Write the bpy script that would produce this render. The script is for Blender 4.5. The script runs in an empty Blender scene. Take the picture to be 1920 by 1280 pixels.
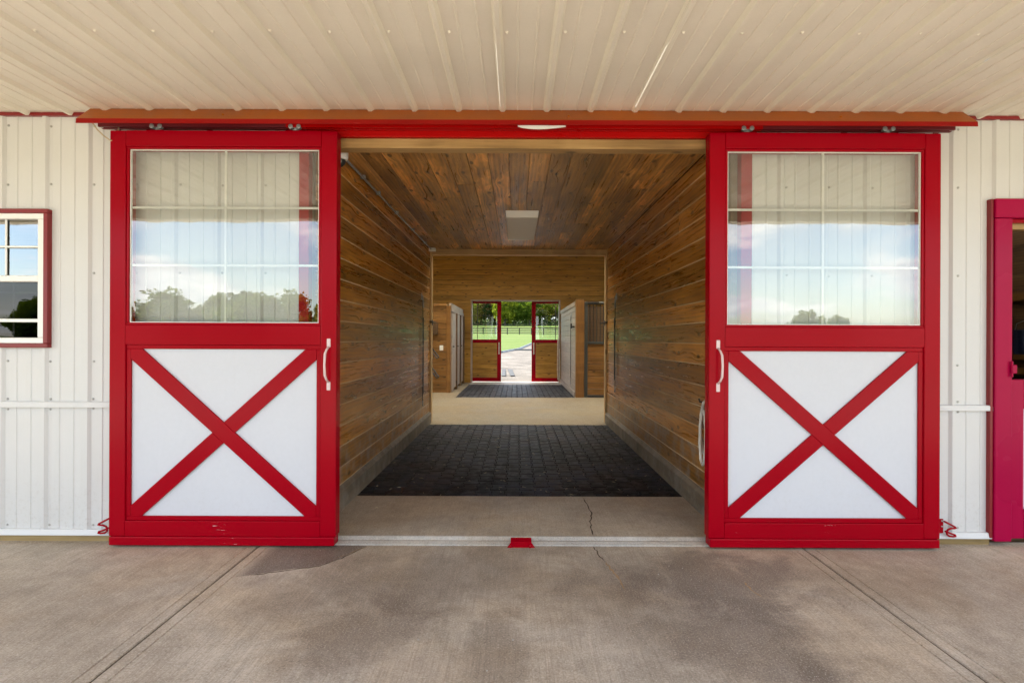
import bpy, bmesh, math, random
from mathutils import Vector, Matrix
R_ = math.radians
random.seed(7)
sc = bpy.context.scene
COL = sc.collection
E = 1.435                                   # eye height above the porch slab
# ------------------------------------------------------------------ camera
cam = bpy.data.cameras.new('camera'); cam_o = bpy.data.objects.new('camera', cam); COL.objects.link(cam_o)
cam.sensor_width = 36.0; cam.lens = 1010 / 1920 * 36
cam.shift_x = -8 / 1920; cam.shift_y = -4 / 1920
cam.clip_start = 0.05; cam.clip_end = 3000
cam_o.matrix_world = Matrix.Translation((0, 0, E)) @ Matrix.Rotation(R_(90), 4, 'X') @ Matrix.Rotation(R_(0.22), 4, 'Z')
sc.camera = cam_o
# ------------------------------------------------------------------ sky, sun, exposure
SUN = Vector((-0.62, 0.16, 0.77)).normalized()
world = bpy.data.worlds.new('World'); sc.world = world; world.use_nodes = True
wt = world.node_tree; wt.nodes.clear()


class NT:
    """small helper for building node trees"""
    def __init__(s, nt): s.nt = nt
    def n(s, typ, ins=None, **kw):
        nd = s.nt.nodes.new(typ)
        for k, v in kw.items(): setattr(nd, k, v)
        for k, v in (ins or {}).items():
            i = nd.inputs[k]
            if isinstance(v, bpy.types.NodeSocket): s.nt.links.new(v, i)
            elif isinstance(v, bpy.types.Node): s.nt.links.new(v.outputs[0], i)
            else: i.default_value = v
        return nd
    def m(s, op, a, b=None, c=None, clamp=False):
        ins = {0: a}
        if b is not None: ins[1] = b
        if c is not None: ins[2] = c
        return s.n('ShaderNodeMath', ins, operation=op, use_clamp=clamp).outputs[0]
    def mr(s, v, a, b, c=0.0, d=1.0, smooth=True):
        return s.n('ShaderNodeMapRange', {0: v, 1: a, 2: b, 3: c, 4: d},
                   interpolation_type='SMOOTHSTEP' if smooth else 'LINEAR').outputs[0]
    def noise(s, vec, scale, detail=4, rough=0.55, dist=0.0, dim='3D'):
        return s.n('ShaderNodeTexNoise', {'Vector': vec, 'Scale': scale, 'Detail': detail, 'Roughness': rough, 'Distortion': dist},
                   noise_dimensions=dim).outputs[0]
    def mix(s, f, a, b, blend='MIX'):
        nd = s.n('ShaderNodeMix', data_type='RGBA', blend_type=blend, clamp_factor=True)
        for k, v in ((0, f), (6, a), (7, b)):
            if isinstance(v, bpy.types.NodeSocket): s.nt.links.new(v, nd.inputs[k])
            else: nd.inputs[k].default_value = v if not (k > 0 and len(v) == 3) else (*v, 1)
        return nd.outputs[2]
    def ramp(s, f, stops):
        nd = s.n('ShaderNodeValToRGB', {0: f}); cr = nd.color_ramp
        while len(cr.elements) < len(stops): cr.elements.new(0.5)
        for e, (p, c) in zip(cr.elements, stops):
            e.position = p; e.color = (*c, 1) if len(c) == 3 else c
        return nd.outputs[0]
    def xyz(s, v): return s.n('ShaderNodeSeparateXYZ', {0: v}).outputs
    def cmb(s, x, y, z): return s.n('ShaderNodeCombineXYZ', {0: x, 1: y, 2: z}).outputs[0]


w = NT(wt)
sky = w.n('ShaderNodeTexSky', sky_type='NISHITA', sun_disc=False, sun_elevation=math.asin(SUN.z),
          sun_rotation=math.atan2(SUN.x, SUN.y), altitude=200.0, air_density=1.0, dust_density=1.2, ozone_density=1.0)
dirv = w.n('ShaderNodeTexCoord').outputs['Generated']
dx, dy, dz = w.xyz(dirv)
den = w.m('ADD', w.m('MAXIMUM', dz, 0.0), 0.22)
cv = w.cmb(w.m('DIVIDE', dx, den), w.m('DIVIDE', dy, den), 0.7)
cn = w.noise(cv, 1.15, 8, 0.56, 0.25)
cm = w.mr(cn, 0.45, 0.57)
cshade = w.noise(cv, 3.1, 5, 0.5)
ccol = w.mix(w.mr(cshade, 0.3, 0.7), (4.6, 4.9, 5.5), (7.4, 7.4, 7.4))
skyc = w.mix(w.m('MULTIPLY', cm, 0.88), sky.outputs[0], ccol)
bg = w.n('ShaderNodeBackground', {'Color': skyc, 'Strength': 0.125})
w.n('ShaderNodeOutputWorld', {0: bg})
sun = bpy.data.lights.new('sun', 'SUN'); sun.energy = 4.6; sun.angle = R_(0.53); sun.color = (1.0, 0.95, 0.87)
sun_o = bpy.data.objects.new('sun', sun); COL.objects.link(sun_o)
sun_o.rotation_euler = SUN.to_track_quat('Z', 'Y').to_euler(); sun_o.location = SUN * 60
sc.view_settings.view_transform = 'Standard'; sc.view_settings.look = 'None'
sc.view_settings.gamma = 1.0; sc.view_settings.use_curve_mapping = False
sc.view_settings.exposure = 2.15
sc.render.engine = 'CYCLES'
cy = sc.cycles
cy.use_denoising = True
cy.max_bounces = 10; cy.diffuse_bounces = 7; cy.glossy_bounces = 4; cy.transmission_bounces = 4; cy.transparent_max_bounces = 16
cy.caustics_reflective = False; cy.caustics_refractive = False
cy.sample_clamp_indirect = 8.0

# ------------------------------------------------------------------ materials
def new_mat(name):
    mt = bpy.data.materials.new(name); mt.use_nodes = True; mt.node_tree.nodes.clear()
    return mt, NT(mt.node_tree)
def out(t, sh): t.n('ShaderNodeOutputMaterial', {0: sh})
def pbsdf(t, col, rough, spec=0.5, metal=0.0, normal=None, **kw):
    ins = {'Base Color': col if not isinstance(col, tuple) else (*col, 1), 'Roughness': rough, 'Specular IOR Level': spec, 'Metallic': metal}
    if normal is not None: ins['Normal'] = normal
    ins.update(kw)
    return t.n('ShaderNodeBsdfPrincipled', ins)
def bump(t, h, strength, dist=0.01): return t.n('ShaderNodeBump', {'Height': h, 'Strength': strength, 'Distance': dist}).outputs[0]
def pos(t): return t.n('ShaderNodeNewGeometry').outputs['Position']
def objc(t): return t.n('ShaderNodeTexCoord').outputs['Object']
def rnd(t): return t.n('ShaderNodeObjectInfo').outputs['Random']

def paint(name, col, rough=0.3, var=0.08, spec=0.5, bmp=0.05, scale=14, chips=None, metal=0.0, dirt=0.0):
    mt, t = new_mat(name); p = pos(t)
    n1 = t.noise(p, scale * 0.12, 4); n2 = t.noise(p, scale * 6, 3)
    f = t.m('ADD', t.m('MULTIPLY', n1, 0.7), t.m('MULTIPLY', n2, 0.3))
    c = t.mix(t.mr(f, 0.3, 0.7), tuple(x * (1 - var) for x in col), tuple(min(1, x * (1 + var)) for x in col))
    if dirt:                                    # splashed mud and rain streaks low on the wall
        ax_, ay_, az_ = t.xyz(p)
        sp = t.noise(p, 34, 6, 0.72); sk = t.noise(t.cmb(t.m('MULTIPLY', ax_, 26.0), 0.0, t.m('MULTIPLY', az_, 1.3)), 1.0, 4, 0.6)
        c = t.mix(t.m('MULTIPLY', t.m('MULTIPLY', t.mr(sp, 0.50, 0.66), t.mr(az_, 0.04, 0.62, 1.0, 0.0)), dirt), c, (0.30, 0.23, 0.16))
        c = t.mix(t.m('MULTIPLY', t.mr(sk, 0.55, 0.75), dirt * 0.25), c, (0.34, 0.29, 0.22))
    if chips:
        qx, qy, qz = t.xyz(p)
        cn_ = t.m('ADD', t.m('MULTIPLY', t.noise(t.cmb(t.m('MULTIPLY', qx, 9.0), 0.0, t.m('MULTIPLY', qz, 130.0)), 1.0, 4, 0.65), 0.6), t.m('MULTIPLY', t.noise(p, 2.2, 2), 0.4))
        c = t.mix(t.mr(cn_, 0.655, 0.67), c, chips)
    r = t.mr(n1, 0.3, 0.7, rough * 0.8, rough * 1.25)
    out(t, pbsdf(t, c, r, spec, metal, bump(t, t.noise(p, scale, 5, 0.6), bmp, 0.004)))
    return mt

def wood(name, dark, mid, light, rough=0.4, tone=0.3, knots=1.0, bmp=0.12, dirt=0.0, scale=1.0, veins=0.0):
    mt, t = new_mat(name)
    r = rnd(t); o = objc(t)
    off = t.cmb(t.m('MULTIPLY', r, 53.0), t.m('MULTIPLY', r, 91.0), t.m('MULTIPLY', r, 17.0))
    P = t.n('ShaderNodeVectorMath', {0: o, 1: off}, operation='ADD').outputs[0]
    x, y, z = t.xyz(P)
    kv = t.cmb(t.m('MULTIPLY', x, 2.0), t.m('MULTIPLY', y, 5.0), 0.0)
    vo = t.n('ShaderNodeTexVoronoi', {'Vector': kv, 'Scale': 1.0}, voronoi_dimensions='2D')
    kd = vo.outputs['Distance']; kc = t.xyz(vo.outputs['Color'])
    on = t.mr(kc[0], 0.30, 0.34)
    f = t.m('MULTIPLY', t.mr(kd, 0.0, 0.42, 1.0, 0.0), on)
    yy = t.m('ADD', t.m('MULTIPLY', y, 30.0 * scale), t.m('MULTIPLY', f, 0.8))
    g = t.noise(t.cmb(t.m('MULTIPLY', x, 1.3), yy, t.m('MULTIPLY', z, 30.0)), 1.0, 6, 0.66, 0.1)
    wob = t.noise(t.cmb(t.m('MULTIPLY', x, 0.30), t.m('MULTIPLY', y, 3.0), 2.3), 1.0, 2, 0.45)
    ca = t.m('SINE', t.m('ADD', t.m('ADD', t.m('MULTIPLY', y, 170.0), t.m('MULTIPLY', wob, 22.0)), t.m('MULTIPLY', f, 7.0)))
    ca = t.mr(ca, -1.0, 1.0)
    big = t.noise(t.cmb(t.m('MULTIPLY', x, 1.6), t.m('MULTIPLY', y, 6.0), 5.1), 1.0, 4, 0.6)
    v = t.m('ADD', t.m('ADD', t.m('MULTIPLY', g, 0.52), t.m('MULTIPLY', ca, 0.07)), t.m('MULTIPLY', big, 0.44))
    c = t.ramp(v, [(0.34, dark), (0.52, mid), (0.72, light)])
    if veins:                                   # pale lines where stain did not take, along the growth rings
        vn = t.noise(t.cmb(t.m('MULTIPLY', x, 1.1), t.m('MULTIPLY', y, 9.0), 8.7), 1.0, 3, 0.5)
        ln = t.m('ABSOLUTE', t.m('SUBTRACT', t.m('FRACT', t.m('MULTIPLY', vn, 7.0)), 0.5))
        c = t.mix(t.m('MULTIPLY', t.m('MULTIPLY', t.mr(ln, 0.0, 0.045, 1.0, 0.0), t.mr(big, 0.40, 0.62)), veins), c, tuple(min(1, k * 1.5) for k in light))
        pb = t.noise(t.cmb(t.m('MULTIPLY', x, 0.8), t.m('MULTIPLY', y, 3.0), 1.7), 1.0, 4, 0.6)
        c = t.mix(t.mr(pb, 0.50, 0.60), c, t.mix(1.0, c, (1.55, 1.5, 1.45), 'MULTIPLY'))
    tv = t.m('FRACT', t.m('MULTIPLY', r, 7.137))
    c = t.mix(1.0, c, t.n('ShaderNodeCombineColor', {0: t.mr(tv, 0, 1, 1 - tone, 1 + tone, False), 1: t.mr(tv, 0, 1, 1 - tone, 1 + tone * 0.9, False), 2: t.mr(tv, 0, 1, 1 - tone, 1 + tone * 0.75, False)}).outputs[0], 'MULTIPLY')
    kn = t.m('MULTIPLY', t.m('MULTIPLY', t.mr(kd, 0.055, 0.11, 1.0, 0.0), on), knots)
    c = t.mix(t.m('MULTIPLY', kn, 0.8), c, tuple(k * 0.35 for k in dark))
    if dirt:
        dn = t.noise(pos(t), 7.0, 6, 0.65)
        c = t.mix(t.m('MULTIPLY', t.mr(dn, 0.42, 0.66), dirt), c, (0.33, 0.31, 0.27))
    rr = t.mr(g, 0.3, 0.7, rough * 0.8, rough * 1.3)
    out(t, pbsdf(t, c, rr, 0.45, 0.0, bump(t, t.m('ADD', g, t.m('MULTIPLY', kn, -0.4)), bmp, 0.004)))
    return mt

M = {}
M['red'] = paint('red_paint', (0.30, 0.0, 0.007), 0.22, 0.06, 0.10, 0.06, 9)
M['red_worn'] = paint('red_paint_chipped', (0.30, 0.0, 0.007), 0.22, 0.06, 0.10, 0.06, 9, chips=(0.75, 0.6, 0.6))
M['red_dark'] = paint('red_metal_trim', (0.20, 0.006, 0.007), 0.38, 0.1, 0.5, 0.02)
M['header_red'] = paint('bright_red_header', (0.40, 0.002, 0.002), 0.3, 0.1, 0.25, 0.06, 9)
M['red_rail'] = paint('dark_red_rail', (0.12, 0.004, 0.008), 0.45)
M['hood'] = paint('red_hood_ceiling_tint', (0.36, 0.095, 0.006), 0.4, 0.16, 0.3, 0.05)  # orange is the ceiling's reflection painted into the red
M['lip'] = paint('red_hood_lip', (0.26, 0.004, 0.003), 0.35, 0.1, 0.2, 0.05)
M['sky_tinted_red'] = paint('sky_tinted_red_paint', (0.33, 0.0, 0.040), 0.28, 0.06, 0.12, 0.05, 9)  # blue sky reflection mixed into the red paint's colour
M['white_panel'] = paint('white_door_panel', (0.57, 0.58, 0.61), 0.4, 0.03, 0.3, 0.04, 7, dirt=0.10)
M['white_metal'] = paint('white_metal_sheet', (0.60, 0.592, 0.57), 0.38, 0.03, 0.5, 0.05, 18, dirt=0.2)
M['cream_metal'] = paint('cream_ceiling_sheet', (0.77, 0.72, 0.615), 0.55, 0.04, 0.3, 0.05, 18)
M['white_trim'] = paint('white_trim', (0.62, 0.615, 0.60), 0.4, 0.03)
M['vinyl'] = paint('white_vinyl', (0.80, 0.785, 0.74), 0.4, 0.03)
M['screw'] = paint('zinc_screw', (0.40, 0.39, 0.36), 0.4, 0.2, metal=0.6)
M['black'] = paint('black_iron', (0.02, 0.02, 0.021), 0.45, 0.2)
M['strap'] = paint('black_nylon', (0.012, 0.012, 0.013), 0.7, 0.2)
M['greymetal'] = paint('dark_grey_steel', (0.055, 0.062, 0.06), 0.4, 0.2)
M['galv'] = paint('galvanized_steel', (0.36, 0.37, 0.36), 0.42, 0.12, metal=0.5)
M['white_plastic'] = paint('white_plastic', (0.88, 0.87, 0.83), 0.45, 0.03)
M['blue'] = paint('blue_plastic', (0.02, 0.024, 0.07), 0.45, 0.1)
M['cable'] = paint('beige_cable', (0.45, 0.36, 0.22), 0.5, 0.1)
M['rope'] = paint('white_cotton_rope', (0.68, 0.64, 0.56), 0.9, 0.2, 0.2, 0.4, 120)
M['handle'] = paint('white_pull_handle', (0.66, 0.50, 0.48), 0.35, 0.05)
M['diffuser'] = paint('lamp_diffuser', (0.88, 0.86, 0.80), 0.5, 0.03, 0.4, 0.05, 200)
M['rubber'] = paint('dark_rubber', (0.035, 0.036, 0.036), 0.8, 0.2)
M['wall_wood'] = wood('stained_wall_board', (0.115, 0.040, 0.006), (0.35, 0.143, 0.021), (0.60, 0.285, 0.056), 0.30, 0.42, bmp=0.06)
M['wall_wood_low'] = wood('scuffed_wall_board', (0.115, 0.046, 0.009), (0.33, 0.150, 0.030), (0.52, 0.27, 0.075), 0.38, 0.2, dirt=0.5)
M['ceil_wood'] = wood('stained_ceiling_board', (0.11, 0.048, 0.009), (0.40, 0.20, 0.046), (0.70, 0.41, 0.13), 0.32, 0.50, bmp=0.07, veins=0.5)
M['back_wood'] = wood('golden_pine_board', (0.16, 0.072, 0.009), (0.44, 0.225, 0.033), (0.60, 0.34, 0.075), 0.42, 0.16)
M['tan_wood'] = wood('orange_pine_board', (0.10, 0.042, 0.009), (0.25, 0.118, 0.028), (0.40, 0.20, 0.06), 0.42, 0.2)
M['pale_wood'] = wood('glare_pale_pine_board', (0.28, 0.225, 0.18), (0.38, 0.31, 0.255), (0.48, 0.40, 0.335), 0.42, 0.10, knots=0.35, bmp=0.03)  # doorway glare on partition and cabinet doors painted into the wood
M['pale_trim'] = wood('light_pine_casing', (0.34, 0.20, 0.085), (0.52, 0.34, 0.15), (0.66, 0.46, 0.23), 0.5, 0.1, knots=0.6)
M['trim_wood'] = wood('raw_pine_trim', (0.16, 0.085, 0.028), (0.36, 0.215, 0.080), (0.50, 0.33, 0.15), 0.5, 0.12)
M['post_wood'] = wood('brown_post', (0.16, 0.068, 0.015), (0.24, 0.110, 0.026), (0.34, 0.165, 0.045), 0.42, 0.1, knots=0.2)
M['bare_wood'] = wood('bare_tongue', (0.50, 0.36, 0.20), (0.66, 0.50, 0.30), (0.75, 0.60, 0.40), 0.5, 0.1, knots=0.0)
M['grey_wood'] = wood('weathered_grey_board', (0.085, 0.062, 0.038), (0.180, 0.138, 0.090), (0.28, 0.225, 0.155), 0.7, 0.12, knots=0.3, dirt=0.35)
M['dark_wood'] = wood('dark_stall_board', (0.045, 0.022, 0.009), (0.12, 0.062, 0.024), (0.22, 0.13, 0.055), 0.6, 0.25)
M['backing'] = paint('dark_backing', (0.018, 0.011, 0.006), 0.9)
M['plain_wood'] = wood('plain_structure_board', (0.20, 0.13, 0.06), (0.38, 0.26, 0.13), (0.50, 0.36, 0.2), 0.6, 0.1)
M['roof'] = paint('roof_metal', (0.35, 0.33, 0.30), 0.5)
M['skirt'] = wood('treated_skirt_board', (0.10, 0.065, 0.022), (0.25, 0.17, 0.065), (0.36, 0.26, 0.12), 0.7, 0.1)

def glass_mat(name, tint, k):
    mt, t = new_mat(name)
    fr = t.m('MULTIPLY', t.n('ShaderNodeFresnel', {'IOR': 1.52}).outputs[0], k, clamp=True)
    fr = t.m('MULTIPLY', fr, t.m('SUBTRACT', 1.0, t.n('ShaderNodeNewGeometry').outputs['Backfacing']))
    p = pos(t)
    nm = bump(t, t.noise(p, 2.2, 2, 0.4), 0.10, 0.02)
    tr = t.n('ShaderNodeBsdfTransparent', {0: (*tint, 1)})
    gl = t.n('ShaderNodeBsdfGlossy', {'Color': (1, 1, 1, 1), 'Roughness': 0.0, 'Normal': nm})
    out(t, t.n('ShaderNodeMixShader', {0: fr, 1: tr, 2: gl}))
    return mt
M['glass'] = glass_mat('window_glass', (0.95, 0.96, 0.94), 4.0)
M['glass_win'] = glass_mat('coated_window_glass', (0.6, 0.66, 0.7), 5.5)
M['glass_far'] = glass_mat('far_window_glass', (0.9, 0.93, 0.9), 1.8)
M['screen'] = glass_mat('insect_screen_glass', (0.35, 0.35, 0.36), 1.1)

def concrete(name, a, b, stains=False, brush=1.0):
    mt, t = new_mat(name); p = pos(t); x, y, z = t.xyz(p)
    n1 = t.noise(p, 1.1, 6, 0.6, 0.4); n2 = t.noise(p, 9, 6, 0.65); n3 = t.noise(p, 95, 4, 0.7)
    bv = t.cmb(t.m('MULTIPLY', x, 130.0), t.m('MULTIPLY', y, 3.2), 0.0)
    br = t.noise(bv, 1.0, 3, 0.6, 0.6)
    v = t.m('ADD', t.m('ADD', t.m('MULTIPLY', n1, 0.40), t.m('MULTIPLY', n2, 0.25)), t.m('MULTIPLY', n3, 0.35))
    c = t.mix(t.mr(v, 0.36, 0.64), a, b)
    hv = t.noise(p, 0.9, 4, 0.6, 0.6)
    c = t.mix(t.m('MULTIPLY', t.mr(hv, 0.42, 0.62), 0.55), c, t.mix(1.0, c, (0.92, 0.80, 0.64), 'MULTIPLY'))
    if stains:
        wv = t.m('ADD', t.m('ADD', t.m('MULTIPLY', t.noise(p, 2.4, 9, 0.68, 0.5), 0.72), t.m('MULTIPLY', br, 0.16)), t.m('MULTIPLY', n3, 0.12))
        def blob(cx, cyy, rx, ry, amp, edge=0.55, col=(0.150, 0.115, 0.090), rot=0.0):
            nonlocal c
            ca_, sa_ = math.cos(rot), math.sin(rot)
            ux = t.m('SUBTRACT', x, cx); uy = t.m('SUBTRACT', y, cyy)
            px = t.m('ADD', t.m('MULTIPLY', ux, ca_ / rx), t.m('MULTIPLY', uy, sa_ / rx))
            py = t.m('ADD', t.m('MULTIPLY', ux, -sa_ / ry), t.m('MULTIPLY', uy, ca_ / ry))
            d = t.m('SQRT', t.m('ADD', t.m('MULTIPLY', px, px), t.m('MULTIPLY', py, py)))
            d = t.m('ADD', d, t.m('MULTIPLY', t.m('SUBTRACT', wv, 0.5), 3.4))
            c = t.mix(t.m('MULTIPLY', t.mr(d, 1.0 - edge, 1.0 + edge * 0.4, 1.0, 0.0), amp * 0.8), c, col)
        blob(1.25, 3.20, 0.52, 0.46, 0.85, 0.45)
        blob(1.12, 2.60, 0.36, 0.55, 0.72, 0.7)
        blob(1.30, 2.42, 0.10, 0.30, 0.6, 0.7, (0.10, 0.075, 0.055))
        blob(0.92, 2.95, 0.8, 0.8, 0.45, 0.8)
        blob(-0.78, 2.62, 0.42, 0.34, 0.75, 0.6, (0.145, 0.10, 0.068), 0.5)
        blob(-0.35, 3.30, 0.95, 0.50, 0.62, 0.7)
        blob(-0.10, 2.50, 0.16, 0.45, 0.6, 0.7, (0.15, 0.105, 0.066))
        blob(-1.05, 3.05, 0.50, 0.35, 0.45, 0.7)
        blob(-2.55, 2.75, 0.9, 0.5, 0.28, 0.8, (0.20, 0.15, 0.11))
        blob(2.7, 2.9, 0.6, 0.6, 0.25, 0.8, (0.20, 0.14, 0.10))
        blob(-0.45, 2.34, 0.28, 0.22, 0.45, 0.7, (0.46, 0.39, 0.32))
        # damp patch bounded by the curved crack beside the left door
        fc = t.n('ShaderNodeFloatCurve', {1: t.mr(x, -1.75, -0.95, 0.0, 1.0, False)})
        cu = fc.mapping.curves[0]
        pts = [(-1.75, 3.22), (-1.66, 3.24), (-1.415, 3.34), (-1.24, 3.40), (-1.14, 3.52), (-1.03, 3.74), (-0.95, 3.9)]
        pl = [((a_ + 1.75) / 0.8, b_ - 3.0) for a_, b_ in pts]
        cu.points[0].location = pl[0]; cu.points[1].location = pl[-1]
        for q in pl[1:-1]: cu.points.new(*q)
        fc.mapping.update()
        e = t.m('SUBTRACT', t.m('SUBTRACT', y, 3.0), fc.outputs[0])
        mk = t.m('MULTIPLY', t.mr(e, 0.0, 0.02), t.mr(x, -1.73, -1.6))
        mk = t.m('MULTIPLY', mk, t.mr(x, -0.95, -1.12))
        c = t.mix(t.m('MULTIPLY', mk, 0.72), c, (0.075, 0.052, 0.045))
    n4 = t.noise(p, 46, 5, 0.75); st4 = t.noise(t.cmb(t.m('MULTIPLY', x, 48.0), t.m('MULTIPLY', y, 2.2), 3.0), 1.0, 4, 0.65)
    c = t.mix(t.m('MULTIPLY', t.mr(n4, 0.50, 0.66), 0.5), c, t.mix(1.0, c, (0.62, 0.58, 0.54), 'MULTIPLY'))
    c = t.mix(t.m('MULTIPLY', t.mr(st4, 0.50, 0.68), 0.45 * brush), c, t.mix(1.0, c, (1.28, 1.27, 1.25), 'MULTIPLY'))
    spk = t.noise(p, 120, 4, 0.7)
    c = t.mix(t.m('MULTIPLY', t.mr(spk, 0.54, 0.64), 0.55), c, (0.62, 0.55, 0.46))
    c = t.mix(t.m('MULTIPLY', t.mr(spk, 0.30, 0.44, 1.0, 0.0), 0.6), c, (0.10, 0.08, 0.06))
    c = t.mix(t.m('MULTIPLY', t.mr(br, 0.48, 0.66), 0.34 * brush), c, (0.20, 0.155, 0.115))
    h = t.m('ADD', t.m('MULTIPLY', br, 0.5 * brush), t.m('ADD', t.m('MULTIPLY', n3, 0.4), t.m('MULTIPLY', n2, 0.15)))
    out(t, pbsdf(t, c, t.mr(n1, 0.3, 0.7, 0.55, 0.8), 0.35, 0.0, bump(t, h, 0.55, 0.004)))
    return mt
M['porch'] = concrete('porch_concrete', (0.30, 0.250, 0.188), (0.58, 0.50, 0.405), True)
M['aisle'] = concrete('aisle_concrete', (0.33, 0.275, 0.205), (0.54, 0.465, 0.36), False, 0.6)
M['far_floor'] = concrete('darkened_room_concrete', (0.19, 0.15, 0.095), (0.32, 0.26, 0.17), False, 0.6)  # aisle concrete darkened to offset the bright light in the room
M['sill'] = concrete('pale_concrete_sill', (0.36, 0.34, 0.31), (0.56, 0.53, 0.48), False, 0.2)
M['crack'] = paint('dirt_filled_crack', (0.07, 0.048, 0.028), 0.95, 0.3)
M['crack_pale'] = paint('filled_crack', (0.30, 0.20, 0.11), 0.95, 0.3)

mt, t = new_mat('rubber_paver'); p = pos(t)
rv = t.m('FRACT', t.m('ADD', rnd(t), t.n('ShaderNodeNewGeometry').outputs['Random Per Island']))
c = t.ramp(rv, [(0.0, (0.006, 0.005, 0.0055)), (0.5, (0.011, 0.009, 0.0095)), (0.8, (0.019, 0.009, 0.008)), (1.0, (0.020, 0.019, 0.023))])
st = t.noise(p, 1.5, 3, 0.5); s2 = t.noise(p, 9.0, 5, 0.6, 0.8)
mk = t.m('MULTIPLY', t.mr(st, 0.46, 0.56), t.mr(s2, 0.48, 0.55))
c = t.mix(t.m('MULTIPLY', mk, 0.6), c, (0.060, 0.062, 0.080))
c = t.mix(t.mr(t.noise(p, 240, 2), 0.70, 0.76), c, (0.12, 0.11, 0.10))
out(t, pbsdf(t, c, t.mr(s2, 0.3, 0.7, 0.5, 0.8), 0.3, 0.0, bump(t, t.noise(p, 190, 4, 0.6), 0.5, 0.003)))
M['paver'] = mt
mt, t = new_mat('lawn_grass'); p = pos(t); x, y, z = t.xyz(p)
n1 = t.noise(p, 0.05, 5); n2 = t.noise(p, 1.4, 5, 0.7); n3 = t.noise(t.cmb(t.m('MULTIPLY', x, 0.3), t.m('MULTIPLY', y, 0.8), 0.0), 0.6, 5, 0.7)
v = t.m('ADD', t.m('ADD', t.m('MULTIPLY', n1, 0.35), t.m('MULTIPLY', n2, 0.25)), t.m('MULTIPLY', n3, 0.40))
out(t, pbsdf(t, t.ramp(v, [(0.36, (0.040, 0.068, 0.008)), (0.5, (0.064, 0.098, 0.014)), (0.64, (0.12, 0.135, 0.035))]), 0.9, 0.2, 0.0, bump(t, n2, 0.5, 0.1)))
M['grass'] = mt
mt, t = new_mat('pale_gravel'); p = pos(t)
v = t.m('ADD', t.m('MULTIPLY', t.noise(p, 0.9, 6, 0.65), 0.6), t.m('MULTIPLY', t.noise(p, 9, 5, 0.75), 0.4))
out(t, pbsdf(t, t.ramp(v, [(0.36, (0.055, 0.048, 0.040)), (0.62, (0.155, 0.138, 0.117))]), 0.9, 0.2, 0.0, bump(t, t.noise(p, 30, 4, 0.7), 0.6, 0.02)))
M['gravel'] = mt
mt, t = new_mat('pale_drive_gravel'); p = pos(t)
v = t.m('ADD', t.m('MULTIPLY', t.noise(p, 0.7, 4), 0.4), t.m('MULTIPLY', t.noise(p, 30, 4, 0.7), 0.6))
out(t, pbsdf(t, t.ramp(v, [(0.3, (0.42, 0.375, 0.31)), (0.7, (0.62, 0.565, 0.475))]), 0.9, 0.2, 0.0, bump(t, t.noise(p, 30, 4, 0.7), 0.6, 0.02)))
M['drive'] = mt
mt, t = new_mat('added_skylight_frost')
out(t, t.n('ShaderNodeBsdfTranslucent', {0: (0.85, 0.83, 0.76, 1)})); M['frost'] = mt  # passes fill light through the added roof panels

def leafmat(name, a, b):
    mt, t = new_mat(name)
    isl = t.n('ShaderNodeNewGeometry').outputs['Random Per Island']
    v = t.m('ADD', t.m('MULTIPLY', isl, 0.5), t.m('MULTIPLY', t.noise(objc(t), 0.5, 3), 0.5))
    c = t.mix(t.mr(v, 0.25, 0.75), a, b)
    df = t.n('ShaderNodeBsdfDiffuse', {0: c}); tl = t.n('ShaderNodeBsdfTranslucent', {0: t.mix(1.0, c, (1.6, 1.5, 0.5), 'MULTIPLY')})
    out(t, t.n('ShaderNodeMixShader', {0: 0.4, 1: df, 2: tl}))
    return mt
M['leaf_a'] = leafmat('yellow_green_leaf', (0.09, 0.135, 0.010), (0.26, 0.29, 0.035))
M['leaf_b'] = leafmat('mid_green_leaf', (0.045, 0.095, 0.012), (0.16, 0.215, 0.032))
M['leaf_c'] = leafmat('dark_green_leaf', (0.020, 0.050, 0.015), (0.055, 0.10, 0.030))
M['bark'] = wood('grey_bark', (0.03, 0.024, 0.018), (0.07, 0.057, 0.043), (0.13, 0.11, 0.09), 0.9, 0.2, 0.0)
M['fence'] = paint('black_fence_board', (0.014, 0.013, 0.012), 0.7, 0.3)

# ------------------------------------------------------------------ mesh helpers
WOODS = {k for k in M if k.endswith('_wood') or k in ('wall_wood_low', 'skirt', 'pale_trim')}
WL = {}                                      # world location of every object (nothing that parents is rotated)
def link(o, parent=None, loc=(0, 0, 0)):
    COL.objects.link(o); loc = Vector(loc); WL[o.name] = loc
    if parent is not None:
        o.parent = parent; o.location = loc - WL[parent.name]
    else: o.location = loc
    return o
def thing(name, label, cat, loc=(0, 0, 0), group=None):
    o = bpy.data.objects.new(name, None); o.empty_display_size = 0.1; link(o, None, loc)
    return tag(o, label, cat, group)
def tag(o, label, cat, group=None):
    o['label'] = label; o['category'] = cat; o['kind'] = 'thing'
    if group: o['group'] = group
    return o
def kind(o, k): o['kind'] = k; return o


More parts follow.
